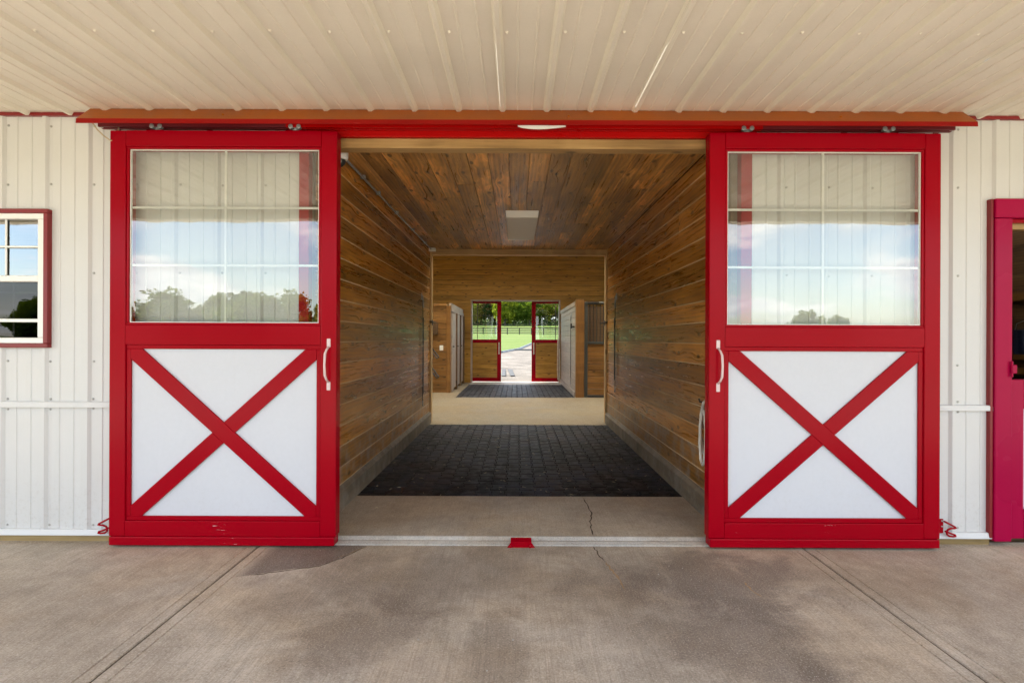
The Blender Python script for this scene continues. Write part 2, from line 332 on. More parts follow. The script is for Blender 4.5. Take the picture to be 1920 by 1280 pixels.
class MB:
    def __init__(s): s.v = []; s.f = []
    def add(s, vs, fs):
        b = len(s.v); s.v += [tuple(v) for v in vs]; s.f += [tuple(i + b for i in f) for f in fs]; return s
    def box(s, x0, x1, y0, y1, z0, z1):
        return s.add([(x0, y0, z0), (x1, y0, z0), (x1, y1, z0), (x0, y1, z0), (x0, y0, z1), (x1, y0, z1), (x1, y1, z1), (x0, y1, z1)],
                     [(0, 3, 2, 1), (4, 5, 6, 7), (0, 1, 5, 4), (1, 2, 6, 5), (2, 3, 7, 6), (3, 0, 4, 7)])
    def extrude(s, poly, vec):
        """polygon (list of 3-D points, any winding) extruded along vec"""
        n = len(poly); vec = Vector(vec)
        vs = [Vector(p) for p in poly] + [Vector(p) + vec for p in poly]
        return s.add(vs, [tuple(range(n))[::-1], tuple(range(n, 2 * n))] + [(i, (i + 1) % n, n + (i + 1) % n, n + i) for i in range(n)])
    def tube(s, path, r, seg=8, closed=False, caps=True):
        path = [Vector(p) for p in path]; n = len(path); rings = []
        rr = r if isinstance(r, (list, tuple)) else [r] * n
        up = Vector((0, 0, 1)); prev = None
        for i, p in enumerate(path):
            d = (path[(i + 1) % n] - path[i - 1]) if closed or 0 < i < n - 1 else (path[1] - path[0] if i == 0 else path[-1] - path[-2])
            d.normalize()
            if prev is None:
                a = d.cross(up)
                if a.length < 0.05: a = d.cross(Vector((1, 0, 0)))
                a.normalize()
            else:
                a = (prev - d * prev.dot(d)); a.normalize()
            prev = a; b = d.cross(a)
            rings.append([p + (a * math.cos(k * 2 * math.pi / seg) + b * math.sin(k * 2 * math.pi / seg)) * rr[i] for k in range(seg)])
        fs = []
        for i in range(n if closed else n - 1):
            for k in range(seg):
                j = (i + 1) % n; fs.append((i * seg + k, i * seg + (k + 1) % seg, j * seg + (k + 1) % seg, j * seg + k))
        if caps and not closed: fs += [tuple(range(seg))[::-1], tuple((n - 1) * seg + k for k in range(seg))]
        return s.add([v for r_ in rings for v in r_], fs)
    def lathe(s, c, prof, seg=20, axis='Z'):
        """profile of (radius, height) pairs turned round an axis through c"""
        vs = []; n = len(prof); c = Vector(c)
        for r, h in prof:
            for k in range(seg):
                a = k * 2 * math.pi / seg; u, v_ = r * math.cos(a), r * math.sin(a)
                vs.append(c + (Vector((u, v_, h)) if axis == 'Z' else Vector((u, h, v_)) if axis == 'Y' else Vector((h, u, v_))))
        fs = [(i * seg + k, i * seg + (k + 1) % seg, (i + 1) * seg + (k + 1) % seg, (i + 1) * seg + k) for i in range(n - 1) for k in range(seg)]
        fs += [tuple(range(seg))[::-1], tuple((n - 1) * seg + k for k in range(seg))]
        return s.add(vs, fs)
    def build(s, name, mat, parent=None, bev=0.0, seg=1, smooth=False, origin=None):
        if origin is None:
            lo = [min(v[i] for v in s.v) for i in range(3)]; hi = [max(v[i] for v in s.v) for i in range(3)]
            origin = Vector([(a + b) / 2 for a, b in zip(lo, hi)])
        me = bpy.data.meshes.new(name)
        bm = bmesh.new()
        rot = None
        if mat in WOODS:                         # grain runs along the longest side
            ext = [max(v[i] for v in s.v) - min(v[i] for v in s.v) for i in range(3)]
            if ext[1] == max(ext): rot = Matrix.Rotation(math.pi / 2, 3, 'Z')
            elif ext[2] == max(ext): rot = Matrix.Rotation(-math.pi / 2, 3, 'Y')
        inv = rot.inverted() if rot else Matrix.Identity(3)
        vs = [bm.verts.new(inv @ (Vector(v) - Vector(origin))) for v in s.v]
        for f in s.f:
            try: bm.faces.new([vs[i] for i in f])
            except ValueError: pass
        bmesh.ops.recalc_face_normals(bm, faces=bm.faces)
        if bev:
            ed = [e for e in bm.edges if len(e.link_faces) == 2 and e.calc_face_angle(0) > 0.5]
            bmesh.ops.bevel(bm, geom=ed, offset=bev, offset_type='OFFSET', segments=seg, profile=0.5, affect='EDGES', clamp_overlap=True)
        if smooth:
            for f in bm.faces: f.smooth = True
        bm.to_mesh(me); bm.free()
        me.materials.append(M[mat])
        o = link(bpy.data.objects.new(name, me), parent, origin)
        if rot: o.rotation_euler = rot.to_euler()
        return o
def bx(name, mat, parent, x0, x1, y0, y1, z0, z1, bev=0.003, seg=1):
    return MB().box(x0, x1, y0, y1, z0, z1).build(name, mat, parent, bev, seg)

_pk = {}
def plank_mesh(L, W, T, ch, mat, tongue=None):
    k = (round(L, 3), round(W, 3), round(T, 3), round(ch, 4), mat, tongue)
    if k not in _pk:
        a, b = L / 2, W / 2
        prof = [(-b, -T), (b, -T), (b, -ch), (b - ch, 0), (-b + ch, 0), (-b, -ch)]
        m = MB(); m.extrude([(-a, y, z) for y, z in prof], (L, 0, 0))
        me = bpy.data.meshes.new('plank'); bm = bmesh.new(); vs = [bm.verts.new(v) for v in m.v]
        nf = len(m.f)
        if tongue:                              # bare tongue that shows in the joint
            m2 = MB().box(-a, a, -b - tongue[1], -b - .0001, -T * .8, -tongue[2]); vs2 = [bm.verts.new(v) for v in m2.v]
        for f in m.f: bm.faces.new([vs[i] for i in f])
        if tongue:
            for f in m2.f: bm.faces.new([vs2[i] for i in f]).material_index = 1
        bmesh.ops.recalc_face_normals(bm, faces=bm.faces); bm.to_mesh(me); bm.free()
        me.materials.append(M[mat]); _pk[k] = me
        if tongue: me.materials.append(M[tongue[0]])
    return _pk[k]
def planks(parent, origin, u, v, n, L, H, W, mat, seed=1, joints=(), T=0.018, ch=0.005, name='plank', gap=0.0012, proud=0.0008, low=None, start=0.0, cut=None, tongue=None):
    """rows of boards: u along the boards, v across the rows, n towards the viewer; joints = share of a row's length where it may be cut"""
    rg = random.Random(seed); u, v, n = Vector(u), Vector(v), Vector(n); origin = Vector(origin)
    if u.cross(v).dot(n) < 0: origin = origin + u * L; u = -u
    rot = Matrix((u, v, n)).transposed().to_euler()
    q = -start; row = 0
    while q < H - 0.012:
        a, b = max(0.0, q), min(H, q + W)
        ends = [0.0, L]
        if joints and rg.random() < joints[0]: ends.insert(1, round(L * rg.uniform(0.2, 0.8) * 8) / 8)
        for i in range(len(ends) - 1):
            s0, s1 = ends[i], ends[i + 1]
            if cut:
                segs = cut(a, b, s0, s1)
            else: segs = [(s0, s1)]
            for (e0, e1) in segs:
                if e1 - e0 < 0.02: continue
                me = plank_mesh(e1 - e0 - 0.001, b - a - gap, T, ch, low[1] if low and row < low[0] else mat, tongue)
                o = bpy.data.objects.new(name, me)
                o.rotation_euler = rot
                link(o, parent, origin + u * (e0 + e1) / 2 + v * (a + b) / 2 + n * rg.uniform(-proud, proud))
        q += W; row += 1

RIB = 0.3048
def rib_profile(x0, x1, phase, RH=.019):
    """height above the flat for a ribbed metal sheet, as (x, h) pairs"""
    pts = [(x0, 0.0)]
    k0 = math.floor((x0 - phase) / RIB) - 1; k1 = math.ceil((x1 - phase) / RIB) + 1
    for k in range(k0, k1 + 1):
        c = phase + k * RIB
        for dx_, h in ((-.026, 0), (-.011, RH), (.011, RH), (.026, 0),
                       (.094, 0), (.099, .0055), (.105, .0055), (.110, 0), (.195, 0), (.200, .0055), (.206, .0055), (.211, 0)):
            x = c + dx_
            if x0 + 1e-4 < x < x1 - 1e-4: pts.append((x, h))
    def hat(x):
        d = abs((x - phase + RIB / 2) % RIB - RIB / 2)
        return RH if d < .011 else max(0.0, RH * (.026 - d) / .015)
    pts[0] = (x0, hat(x0)); pts.append((x1, hat(x1)))
    return pts
def metal_sheet(name, mat, parent, x0, x1, phase, a0, a1, mode, base, lift=0.0):
    """mode 'wall': sheet in XZ facing -Y at Y=base; mode 'ceil': sheet in XY facing -Z at Z=base"""
    pr = rib_profile(x0, x1, phase, .019 if mode == 'wall' else .025); vs = []; fs = []
    th = 0.0008
    for layer in (0, 1):
        for (x, h) in pr:
            for a in (a0, a1):
                d = base - h - lift + layer * th
                vs.append((x, d, a) if mode == 'wall' else (x, a, d))
    n = len(pr)
    for i in range(n - 1):
        q = 2 * i; fs.append((q, q + 2, q + 3, q + 1)); r = 2 * n + q; fs.append((r, r + 1, r + 3, r + 2))
    for q in (0, 2 * n - 2): fs.append((q, q + 1, 2 * n + q + 1, 2 * n + q))
    for i in range(n - 1):
        for s_ in (0, 1): fs.append((2 * i + s_, 2 * i + 2 + s_, 2 * n + 2 * i + 2 + s_, 2 * n + 2 * i + s_))
    return MB().add(vs, fs).build(name, mat, parent)

# ------------------------------------------------------------------ main dimensions (x right, y into the barn, z up)
Z = lambda q: q + E
YW = 3.826                                   # flat of the metal front wall
YT = 9.1                                     # far end of the aisle
YB = 17.6                                    # back wall, inner face
XL, XR = -1.463, 1.536                       # aisle walls
FL = 0.025                                   # aisle floor level
ZC = Z(1.59)                                 # porch ceiling
ZA = Z(1.52)                                 # aisle ceiling

# ------------------------------------------------------------------ terrain
def h_ground(y):
    pts = [(-900, 2.0), (-120, 1.2), (-45, -0.1), (-13, -0.14), (25, -0.06), (110, 2.26), (250, 7.6), (300, 10.4), (420, 17.0), (900, 24.0)]
    for (a, b), (c_, d) in zip(pts, pts[1:]):
        if a <= y <= c_: return b + (d - b) * (y - a) / (c_ - a)
    return 0
ys = [-900, -500, -250, -120, -80, -45, -30, -13, -6, 0, 6, 12, 18, 25] + list(range(30, 120, 6)) + list(range(120, 310, 10)) + [330, 360, 420, 600, 900]
xs = [-1200, -500, -200, -100, -60, -40, -25, -15, -9, -4, 0, 4, 9, 15, 25, 40, 60, 100, 200, 500, 1200]
g = MB(); vs = []; nx = len(xs)
for y in ys:
    for x in xs: vs.append((x, y, h_ground(y) - 0.02 + (0.25 * math.sin(x * 0.05 + y * 0.02) if abs(y) > 60 else 0)))
g.add(vs, [(j * nx + i, j * nx + i + 1, (j + 1) * nx + i + 1, (j + 1) * nx + i) for j in range(len(ys) - 1) for i in range(nx - 1)])
kind(g.build('ground', 'grass', smooth=True, origin=(0, 0, 0)), 'structure')
# gravel yard behind the barn, its edge curving up to the right; and the drive in front of the porch
def edge_y(x):
    pts = [(-30, 27), (-9, 33), (-3, 38), (-1.1, 41), (0.3, 47), (1.7, 60), (4.2, 76), (7, 82), (12, 85), (30, 87)]
    for (a, b), (c_, d) in zip(pts, pts[1:]):
        if a <= x <= c_: return b + (d - b) * (x - a) / (c_ - a)
    return 27 if x < 0 else 87
g = MB(); vs = []
exs = [-30, -20, -14, -9, -6, -4.5, -3, -2, -1.1, -0.4, 0.3, 1, 1.7, 2.6, 3.4, 4.2, 5.5, 7, 9, 12, 18, 30]; st_n = 14
for x in exs:
    ye = edge_y(x)
    for k in range(st_n + 1):
        y = 17.95 + (ye - 17.95) * k / st_n; vs.append((x, y, h_ground(y) + 0.03))
g.add(vs, [(i * (st_n + 1) + k, (i + 1) * (st_n + 1) + k, (i + 1) * (st_n + 1) + k + 1, i * (st_n + 1) + k + 1) for i in range(len(exs) - 1) for k in range(st_n)])
kind(g.build('gravel_yard', 'gravel', smooth=True, origin=(0, 0, 0)), 'structure')
kb = MB()
kb.tube([(x, edge_y(x), h_ground(edge_y(x)) + 0.05) for x in exs], 0.13, 6)
kind(kb.build('kerb', 'greymetal'), 'structure')
kb = MB(); kb.tube([(-0.6, 44.6, h_ground(44.6) + 0.06), (0.6, 44.9, h_ground(44.9) + 0.06), (2.2, 45.2, h_ground(45.2) + 0.06), (6, 45.6, h_ground(45.6) + 0.06)], 0.09, 6)
kind(kb.build('gravel_dark_line', 'greymetal'), 'structure')  # thin dark line crossing the gravel
kind(MB().box(-22, 22, -16, -1.52, -0.16, -0.03).build('gravel_drive', 'drive'), 'structure')

# ------------------------------------------------------------------ porch slab
porch = bpy.data.objects.new('porch_floor', None); link(porch); kind(porch, 'structure')
JL, JR = -1.775, 1.99
def slab(x0, x1):
    """a poured slab with rounded, tooled edges along its joints"""
    y0, y1 = -1.5, 3.745
    b = 0.006; tw = 0.066
    prof = [(x0 + b, -0.12), (x0 + b, -0.008), (x0 + b + 0.004, 0.0), (x0 + tw, 0.0), (x0 + tw + .005, -0.006), (x0 + tw + .010, 0.0),
            (x1 - tw - .010, 0.0), (x1 - tw - .005, -0.006), (x1 - tw, 0.0), (x1 - b - 0.004, 0.0), (x1 - b, -0.008), (x1 - b, -0.12)]
    return MB().extrude([(x, y0, z) for x, z in prof], (0, y1 - y0, 0)).build('slab', 'porch', porch)
for a, b in ((-9.4, -5.5), (-5.5, JL), (JL, JR), (JR, 5.7), (5.7, 9.4)): slab(a, b)
for jx in (JL, JR): MB().box(jx - .0058, jx + .0058, -1.49, 3.744, -0.10, -0.007).build('joint_filler', 'crack', porch)
MB().box(-9.4, 9.4, 3.748, 3.86, -0.12, -0.004).build('slab_edge', 'porch', porch)
def ribbon(name, mat, parent, pts, wd, z=0.0006, seed=3):
    rg = random.Random(seed); path = []
    for (a, b) in zip(pts, pts[1:]):
        for k in range(6):
            f = k / 6; path.append((a[0] + (b[0] - a[0]) * f + rg.uniform(-.006, .006), a[1] + (b[1] - a[1]) * f + rg.uniform(-.006, .006)))
    path.append(pts[-1]); L = []; Rr = []
    for i, p in enumerate(path):
        q0 = Vector(path[max(0, i - 1)]); q1 = Vector(path[min(len(path) - 1, i + 1)]); d = (q1 - q0).normalized(); nn = Vector((-d.y, d.x))
        ww = wd * rg.uniform(0.45, 1.3) * (0.15 if i in (0, len(path) - 1) else 1)
        L.append((*(Vector(p) + nn * ww / 2), z)); Rr.append((*(Vector(p) - nn * ww / 2), z))
    n = len(path)
    return MB().add(L + Rr, [(i, i + 1, n + i + 1, n + i) for i in range(n - 1)]).build(name, mat, parent)
ribbon('crack', 'crack', porch, [(-1.60, 3.262), (-1.415, 3.338), (-1.24, 3.40), (-1.14, 3.52), (-1.03, 3.735)], 0.008)
ribbon('crack', 'crack_pale', porch, [(-1.19, 3.50), (-1.10, 3.62), (-1.02, 3.735)], 0.007, seed=5)
ribbon('crack', 'crack', porch, [(0.545, 3.735), (0.555, 3.60), (0.585, 3.48)], 0.008, seed=8)
ribbon('crack', 'crack_pale', porch, [(0.585, 3.48), (0.60, 3.36), (0.625, 3.24), (0.63, 3.10)], 0.016, seed=9)
ribbon('crack', 'crack_pale', porch, [(1.36, 3.20), (1.36, 3.10), (1.38, 3.02)], 0.010, seed=12)
# small stones and crumbs on the slab
rg = random.Random(4); cr = MB()
for _ in range(60):
    x, y = rg.uniform(-3.2, 3.3), rg.uniform(2.2, 3.7); s = rg.uniform(0.0015, 0.0045)
    cr.add([(x + s, y, 0), (x, y + s, 0), (x - s, y, 0), (x, y - s, 0), (x, y, s * 1.3)], [(0, 1, 4), (1, 2, 4), (2, 3, 4), (3, 0, 4)])
kind(cr.build('crumbs', 'sill', porch), 'stuff')

# ------------------------------------------------------------------ aisle floor: sill, concrete bands, rubber pavers
aisle = bpy.data.objects.new('aisle_floor', None); link(aisle); kind(aisle, 'structure')
prof = [(3.752, -0.10), (3.752, 0.006), (3.79, 0.016), (3.815, 0.012), (3.845, 0.030), (3.87, FL), (3.87, -0.10)]
MB().extrude([(XL - 0.05, y, z) for y, z in prof], (XR - XL + 0.10, 0, 0)).build('sill', 'sill', aisle)
MB().box(XL - 0.05, XR + 0.05, 3.871, 4.85, -0.10, FL).build('concrete_band', 'aisle', aisle, 0.003)
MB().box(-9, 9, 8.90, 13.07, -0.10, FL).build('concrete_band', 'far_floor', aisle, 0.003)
MB().box(XL, XR, 4.851, 8.899, -0.10, FL - 0.03).build('paver_bed', 'rubber', aisle)
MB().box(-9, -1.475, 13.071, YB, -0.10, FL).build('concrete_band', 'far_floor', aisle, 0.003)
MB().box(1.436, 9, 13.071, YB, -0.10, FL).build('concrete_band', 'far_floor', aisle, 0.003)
MB().box(-1.474, 1.435, 13.071, 16.8, -0.10, FL - 0.03).build('paver_bed', 'rubber', aisle)
MB().box(-1.474, 1.435, 16.801, 18.0, -0.10, FL - 0.004).build('concrete_band', 'sill', aisle, 0.003)
ribbon('crack', 'crack', aisle, [(0.60, 4.84), (0.62, 4.4), (0.575, 4.15), (0.56, 3.88)], 0.009, FL + 0.0006, 21)
PW, PN, PL = 0.1535, 0.1205, 0.20            # wide end, waist, length
def dogbone(x, y, x_lo, x_hi, y_lo, y_hi, ztop, thick=0.03):
    a, b, l = PW / 2 - .0022, PN / 2 - .0022, PL / 2 - .0022
    q = l * 0.52; r = l * 0.44
    pl = [(-a, -l), (a, -l), (a, -q), (b, -r), (b, r), (a, q), (a, l), (-a, l), (-a, q), (-b, r), (-b, -r), (-a, -q)]
    P = [(min(max(x + px, x_lo), x_hi), min(max(y + py, y_lo), y_hi)) for px, py in pl]
    xs_ = [p[0] for p in P]; ys_ = [p[1] for p in P]
    if max(xs_) - min(xs_) < 0.03 or max(ys_) - min(ys_) < 0.03: return None
    cx, cy_ = sum(xs_) / 12, sum(ys_) / 12; ins = 0.93
    n = 12
    vs = [(px, py, ztop - thick) for px, py in P] + [(px, py, ztop - 0.006) for px, py in P] + [(cx + (px - cx) * ins, cy_ + (py - cy_) * ins, ztop) for px, py in P]
    fs = [tuple(range(2 * n, 3 * n))] + [(k * n + i, k * n + (i + 1) % n, (k + 1) * n + (i + 1) % n, (k + 1) * n + i) for k in (0, 1) for i in range(n)]
    return vs, fs
def pavers(parent, x0, x1, y0, y1, single):
    cells = []; pitch = (PW + PN) / 2; i = 0; x = x0 + pitch / 2 - 0.01
    rg = random.Random(11)
    while x - PW / 2 < x1:
        y = y0 + (PL / 2 if i % 2 else 0.0)
        while y - PL / 2 < y1:
            d = dogbone(x, y, x0, x1, y0, y1, FL + rg.uniform(-0.0015, 0.0012))
            if d: cells.append((y, d))
            y += PL
        x += pitch; i += 1
    cells.sort(key=lambda q: q[0]); rest = MB()
    for k, (y, (vs, fs)) in enumerate(cells):
        if k < single: MB().add(vs, fs).build('paver', 'paver', parent)
        else: rest.add(vs, fs)
    if rest.v: kind(rest.build('paver_field', 'paver', parent), 'stuff')
pavers(aisle, XL + 0.01, XR - 0.01, 4.852, 8.898, 298)
pavers(aisle, -1.472, 1.433, 13.073, 16.798, 0)

rg = random.Random(19); cr = MB()
for _ in range(150):
    x, y = rg.uniform(XL + .06, XR - .06), rg.uniform(4.1, 8.8); a = rg.uniform(0, 3.14); l = rg.uniform(.006, .028); wd = rg.uniform(.001, .0022)
    ux, uy = math.cos(a) * l, math.sin(a) * l; vx, vy = -math.sin(a) * wd, math.cos(a) * wd; zz = FL + .0016
    cr.add([(x - ux - vx, y - uy - vy, zz), (x + ux - vx, y + uy - vy, zz), (x + ux + vx, y + uy + vy, zz), (x - ux + vx, y - uy + vy, zz), (x, y, zz + .004)], [(0, 1, 4), (1, 2, 4), (2, 3, 4), (3, 0, 4)])
kind(cr.build('straw', 'cable', aisle), 'stuff')

# ------------------------------------------------------------------ front wall of white ribbed metal
front = thing('barn_wall', 'white ribbed metal barn wall with red trim, behind both sliding doors', 'wall', (0, YW, 0))
PH = -3.04                                   # rib phase, left; right below
PHR = 3.095
def sheets(x0, x1, phase, z0, z1, name='wall_sheet', lift=0.0):
    edges = [x0]; k = math.ceil((x0 - phase) / RIB)
    xb = phase + math.ceil((x0 - phase + 0.3) / (3 * RIB)) * 3 * RIB
    while xb < x1 - 0.2: edges.append(xb); xb += 3 * RIB
    edges.append(x1)
    for i, (a, b) in enumerate(zip(edges, edges[1:])):
        metal_sheet(name, 'white_metal', front, a, b - 0.0005, phase, z0, z1, 'wall', YW, lift + 0.0004 * (i % 2))
zW = Z(-0.477)
WX0, WX1, WZ0, WZ1 = -4.23, -3.30, Z(-0.072), Z(0.905)       # the window's outer trim
DX0, DX1 = 3.36, 4.78                                        # the stable door's outer trim
for (x0, x1, ph) in ((-9.2, WX0, PH), (WX1, -1.54, PH), (1.66, DX0, PHR), (DX1, 9.2, PHR)):
    sheets(x0, x1, ph, zW + 0.018, ZC - 0.002)
    sheets(x0, x1, ph, Z(-1.385) + 0.006, zW - 0.002, 'wainscot_sheet', 0.002)
sheets(WX0, WX1, PH, WZ1, ZC - 0.002); sheets(WX0, WX1, PH, zW + 0.018, WZ0)
sheets(WX0, WX1, PH, Z(-1.385) + 0.006, zW - 0.002, 'wainscot_sheet', 0.002)
sheets(DX0, DX1, PHR, Z(1.0), ZC - 0.002)
for (x0, x1) in ((-9.2, -1.545), (1.664, DX0 - 0.002)):
    MB().extrude([(x0, YW - .034, zW + .016), (x0, YW - .030, zW + .024), (x0, YW + .002, zW + .024), (x0, YW + .002, zW - .014), (x0, YW - .034, zW - .014)], (x1 - x0, 0, 0)).build('wainscot_trim', 'white_trim', front)
    MB().extrude([(x0, YW - .032, Z(-1.385)), (x0, YW - .024, Z(-1.352)), (x0, YW + .002, Z(-1.350)), (x0, YW + .002, Z(-1.392)), (x0, YW - .032, Z(-1.392))], (x1 - x0, 0, 0)).build('base_trim', 'white_trim', front)
    bx('skirt_board', 'skirt', front, x0, x1, YW - .010, YW + .03, -0.02, Z(-1.394))
# red strip where wall meets ceiling
for (x0, x1) in ((-9.2, -2.93), (3.11, 9.2)):
    bx('cornice_trim', 'red_dark', front, x0, x1, YW - .030, YW - .0, ZC - .026, ZC - .003, 0.002)
# sheathing inside the wall, with the openings left free
for (x0, x1, z0, z1) in ((-9.2, WX0 + .05, 0.05, ZC - .01), (WX0 + .05, WX1 - .05, 0.05, WZ0 + .05), (WX0 + .05, WX1 - .05, WZ1 - .05, ZC - .01), (WX1 - .05, XL - 0.16, 0.05, ZC - .01),
                         (XR + 0.16, DX0 + .08, 0.05, ZC - .01), (DX0 + .08, DX1 - .08, Z(.92), ZC - .01), (DX1 - .08, 9.2, 0.05, ZC - .01)):
    bx('sheathing', 'backing', front, x0, x1, YW + .006, YW + .05, z0, z1, 0)
# trim round the aisle opening: jambs, red header, raw timber header
bx('door_jamb', 'red', front, -1.537, XL - .002, YW - .028, YW + .04, 0.03, Z(1.42), 0.004)
bx('door_jamb', 'red', front, XR + .045, 1.66, YW - .028, YW + .04, 0.03, Z(1.42), 0.004)
bx('jamb_lining', 'grey_wood', front, XL - .16, XL - .0005, YW + .0415, YW + .10, 0.03, ZA + .10, 0.003)
bx('jamb_lining', 'grey_wood', front, XR + .0005, XR + .16, YW + .0415, YW + .10, 0.03, ZA + .10, 0.003)
bx('header_board', 'header_red', front, -1.56, 1.67, YW - .034, YW + .036, Z(1.422), ZC - .004, 0.005)
bx('timber_header', 'trim_wood', front, XL - .16, XR + .16, YW - .006, YW + .10, Z(1.352), Z(1.4205), 0.004)
bx('header_backing', 'backing', front, XL - .16, XR + .16, YW + .038, YW + .10, Z(1.4215), ZC - .006, 0)
# fixing screws
sm = MB()
def screw(x, z, y): sm.lathe((x, y, z), [(0.009, 0.0), (0.009, -0.002), (0.0055, -0.0025), (0.0055, -0.006), (0.003, -0.0075)], 8, 'Y')
for xs_, ph in ((range(-4, 6), PH), (range(-6, 3), PHR)):
    for k in xs_:
        x = ph + k * RIB + 0.040
        if not (-4.2 < x < -1.6 or 1.75 < x < 3.33): continue
        for zz in (1.50, 1.085, 0.46, -0.17, -0.435, -0.505, -1.325):
            if WX0 - .05 < x < WX1 + .05 and -.1 < zz < 0.95: continue
            screw(x + random.uniform(-.004, .004), Z(zz) + random.uniform(-.004, .004), YW - .0005)
kind(sm.build('screws', 'screw', front), 'stuff')
# fixed window at the left: trim, vinyl frame, two sashes
win = bpy.data.objects.new('window', None); link(win, front, ((WX0 + WX1) / 2, YW, WZ0))
wy = YW - 0.040
for (a, b, c_, d) in ((WX0, WX1, WZ1 - .030, WZ1), (WX0, WX1, WZ0, WZ0 + .030), (WX0, WX0 + .030, WZ0 + .031, WZ1 - .031), (WX1 - .030, WX1, WZ0 + .031, WZ1 - .031)):
    bx('window_trim', 'red_dark', win, a, b, wy, YW + .02, c_, d, 0.003)
fx0, fx1, fz0, fz1 = WX0 + .0305, WX1 - .0305, WZ0 + .0305, WZ1 - .0305
for (a, b, c_, d) in ((fx0, fx1, fz1 - .040, fz1), (fx0, fx1, fz0, fz0 + .040), (fx0, fx0 + .045, fz0 + .041, fz1 - .041), (fx1 - .045, fx1, fz0 + .041, fz1 - .041)):
    bx('window_frame', 'vinyl', win, a, b, wy + .008, YW + .04, c_, d, 0.004)
mz = Z(0.415)
bx('meeting_rail', 'vinyl', win, fx0 + .046, fx1 - .046, wy + .014, YW + .03, mz - .022, mz + .022, 0.004)
px0, px1 = fx0 + .046, fx1 - .046
MB().box(px0, px1, YW + .000, YW + .004, mz + .023, fz1 - .041).build('window_pane', 'glass_win', win)
MB().box(px0, px1, YW + .006, YW + .010, fz0 + .041, mz - .023).build('window_screen', 'screen', win)
zmid = Z(0.64)
for x in (-3.617, -3.93):
    bx('muntin', 'vinyl', win, x - .007, x + .007, YW - .012, YW - .004, mz + .023, fz1 - .041, 0.002)
    bx('muntin', 'vinyl', win, x + .03 - .006, x + .03 + .006, YW + .014, YW + .022, fz0 + .041, mz - .023, 0.002)
bx('muntin', 'vinyl', win, px0, px1, YW - .018, YW - .0125, zmid - .007, zmid + .007, 0.002)
bx('muntin', 'vinyl', win, px0, px1, YW + .0235, YW + .029, Z(0.32) - .006, Z(0.32) + .006, 0.002)
bx('muntin', 'vinyl', win, px0, px1, YW - .010, YW - .004, Z(0.12) - .012, Z(0.12) + .012, 0.002)
# frame of the stable door at the right (part of the wall)
sy = YW - .050
bx('stable_door_frame', 'sky_tinted_red', front, DX0, DX0 + .120, sy, YW + .05, 0.03, Z(.862), 0.005)
bx('stable_door_frame', 'sky_tinted_red', front, DX1 - .120, DX1, sy, YW + .05, 0.03, Z(.862), 0.005)
bx('stable_door_frame', 'sky_tinted_red', front, DX0, DX1, sy - .002, YW + .05, Z(.865), Z(1.0), 0.005)
bx('frame_strip', 'red_dark', front, DX0 - .022, DX0 - .002, YW - .036, YW + .004, 0.05, Z(1.0), 0.003)
bx('frame_stop', 'red', front, DX0 + .1205, DX1 - .1205, YW - .01, YW + .03, Z(.838), Z(.8635), 0.003)
bx('frame_stop', 'trim_wood', front, DX0 + .1205, DX1 - .1205, YW + .032, YW + .09, Z(.80), Z(.85), 0.003)

# ------------------------------------------------------------------ porch ceiling of cream ribbed metal
ceil = thing('porch_ceiling', 'cream ribbed metal ceiling over the porch, above the doors', 'ceiling', (0, 2.3, ZC))
CPH = -0.100
xb = CPH - 0.015 - 0.9144 * 10
i = 0
while xb < 9.1:
    metal_sheet('ceiling_sheet', 'cream_metal', ceil, xb, xb + 0.9139, CPH, 0.86, YW - .001, 'ceil', ZC, 0.0006 * (i % 2)); xb += 0.9144; i += 1
sm = MB()
for k in range(-14, 14):
    for y in (2.786, 1.9):
        x = CPH + k * RIB + 0.045 + random.uniform(-.006, .006)
        sm.lathe((x, y + random.uniform(-.006, .006), ZC - .0008), [(0.010, 0.0), (0.010, -0.002), (0.0065, -0.003), (0.0065, -0.007), (0.003, -0.009)], 8, 'Z')
kind(sm.build('screws', 'cream_metal', ceil), 'stuff')
kind(bx('porch_beam', 'cream_metal', None, -9.2, 9.2, 0.70, 0.858, ZC - .135, ZC + .12, 0.004), 'structure')

# ------------------------------------------------------------------ roof, outer walls, upper room (close the barn to the light)
SKX, SKA, SKB = 6.0, 9.4, 14.4               # unseen frosted roof panel added to light the cross aisle
def roof_z(y): return ZC + .13 + (7.2 - ZC - .13) * (y - .55) / 10.45 if y < 11 else 7.2 - 2.25 * (y - 11) / 7.7
def roof_piece(m_, xa, xb_, ya, yb, th=.10):
    m_.extrude([(xa, ya, roof_z(ya)), (xa, yb, roof_z(yb)), (xa, yb, roof_z(yb) + th), (xa, ya, roof_z(ya) + th)], (xb_ - xa, 0, 0))
rf = MB()
for ya, yb in ((.55, 5.3), (6.9, SKA), (SKB, 18.7)): roof_piece(rf, -9.6, 9.6, ya, yb)
roof_piece(rf, -9.6, 4.0, 5.3, 6.9); roof_piece(rf, 5.6, 9.6, 5.3, 6.9)
for ya, yb in ((SKA, 11.0), (11.0, SKB)):
    roof_piece(rf, -9.6, -SKX, ya, yb); roof_piece(rf, SKX, 9.6, ya, yb)
kind(rf.build('roof', 'roof'), 'structure')
rf = MB()
roof_piece(rf, 4.01, 5.59, 5.3, 6.9, .004)  # unseen panel added to brighten the stall
for ya, yb in ((SKA, 11.0), (11.0, SKB)): roof_piece(rf, -SKX + .01, SKX - .01, ya, yb, .004)
kind(rf.build('added_skylight', 'frost'), 'structure')
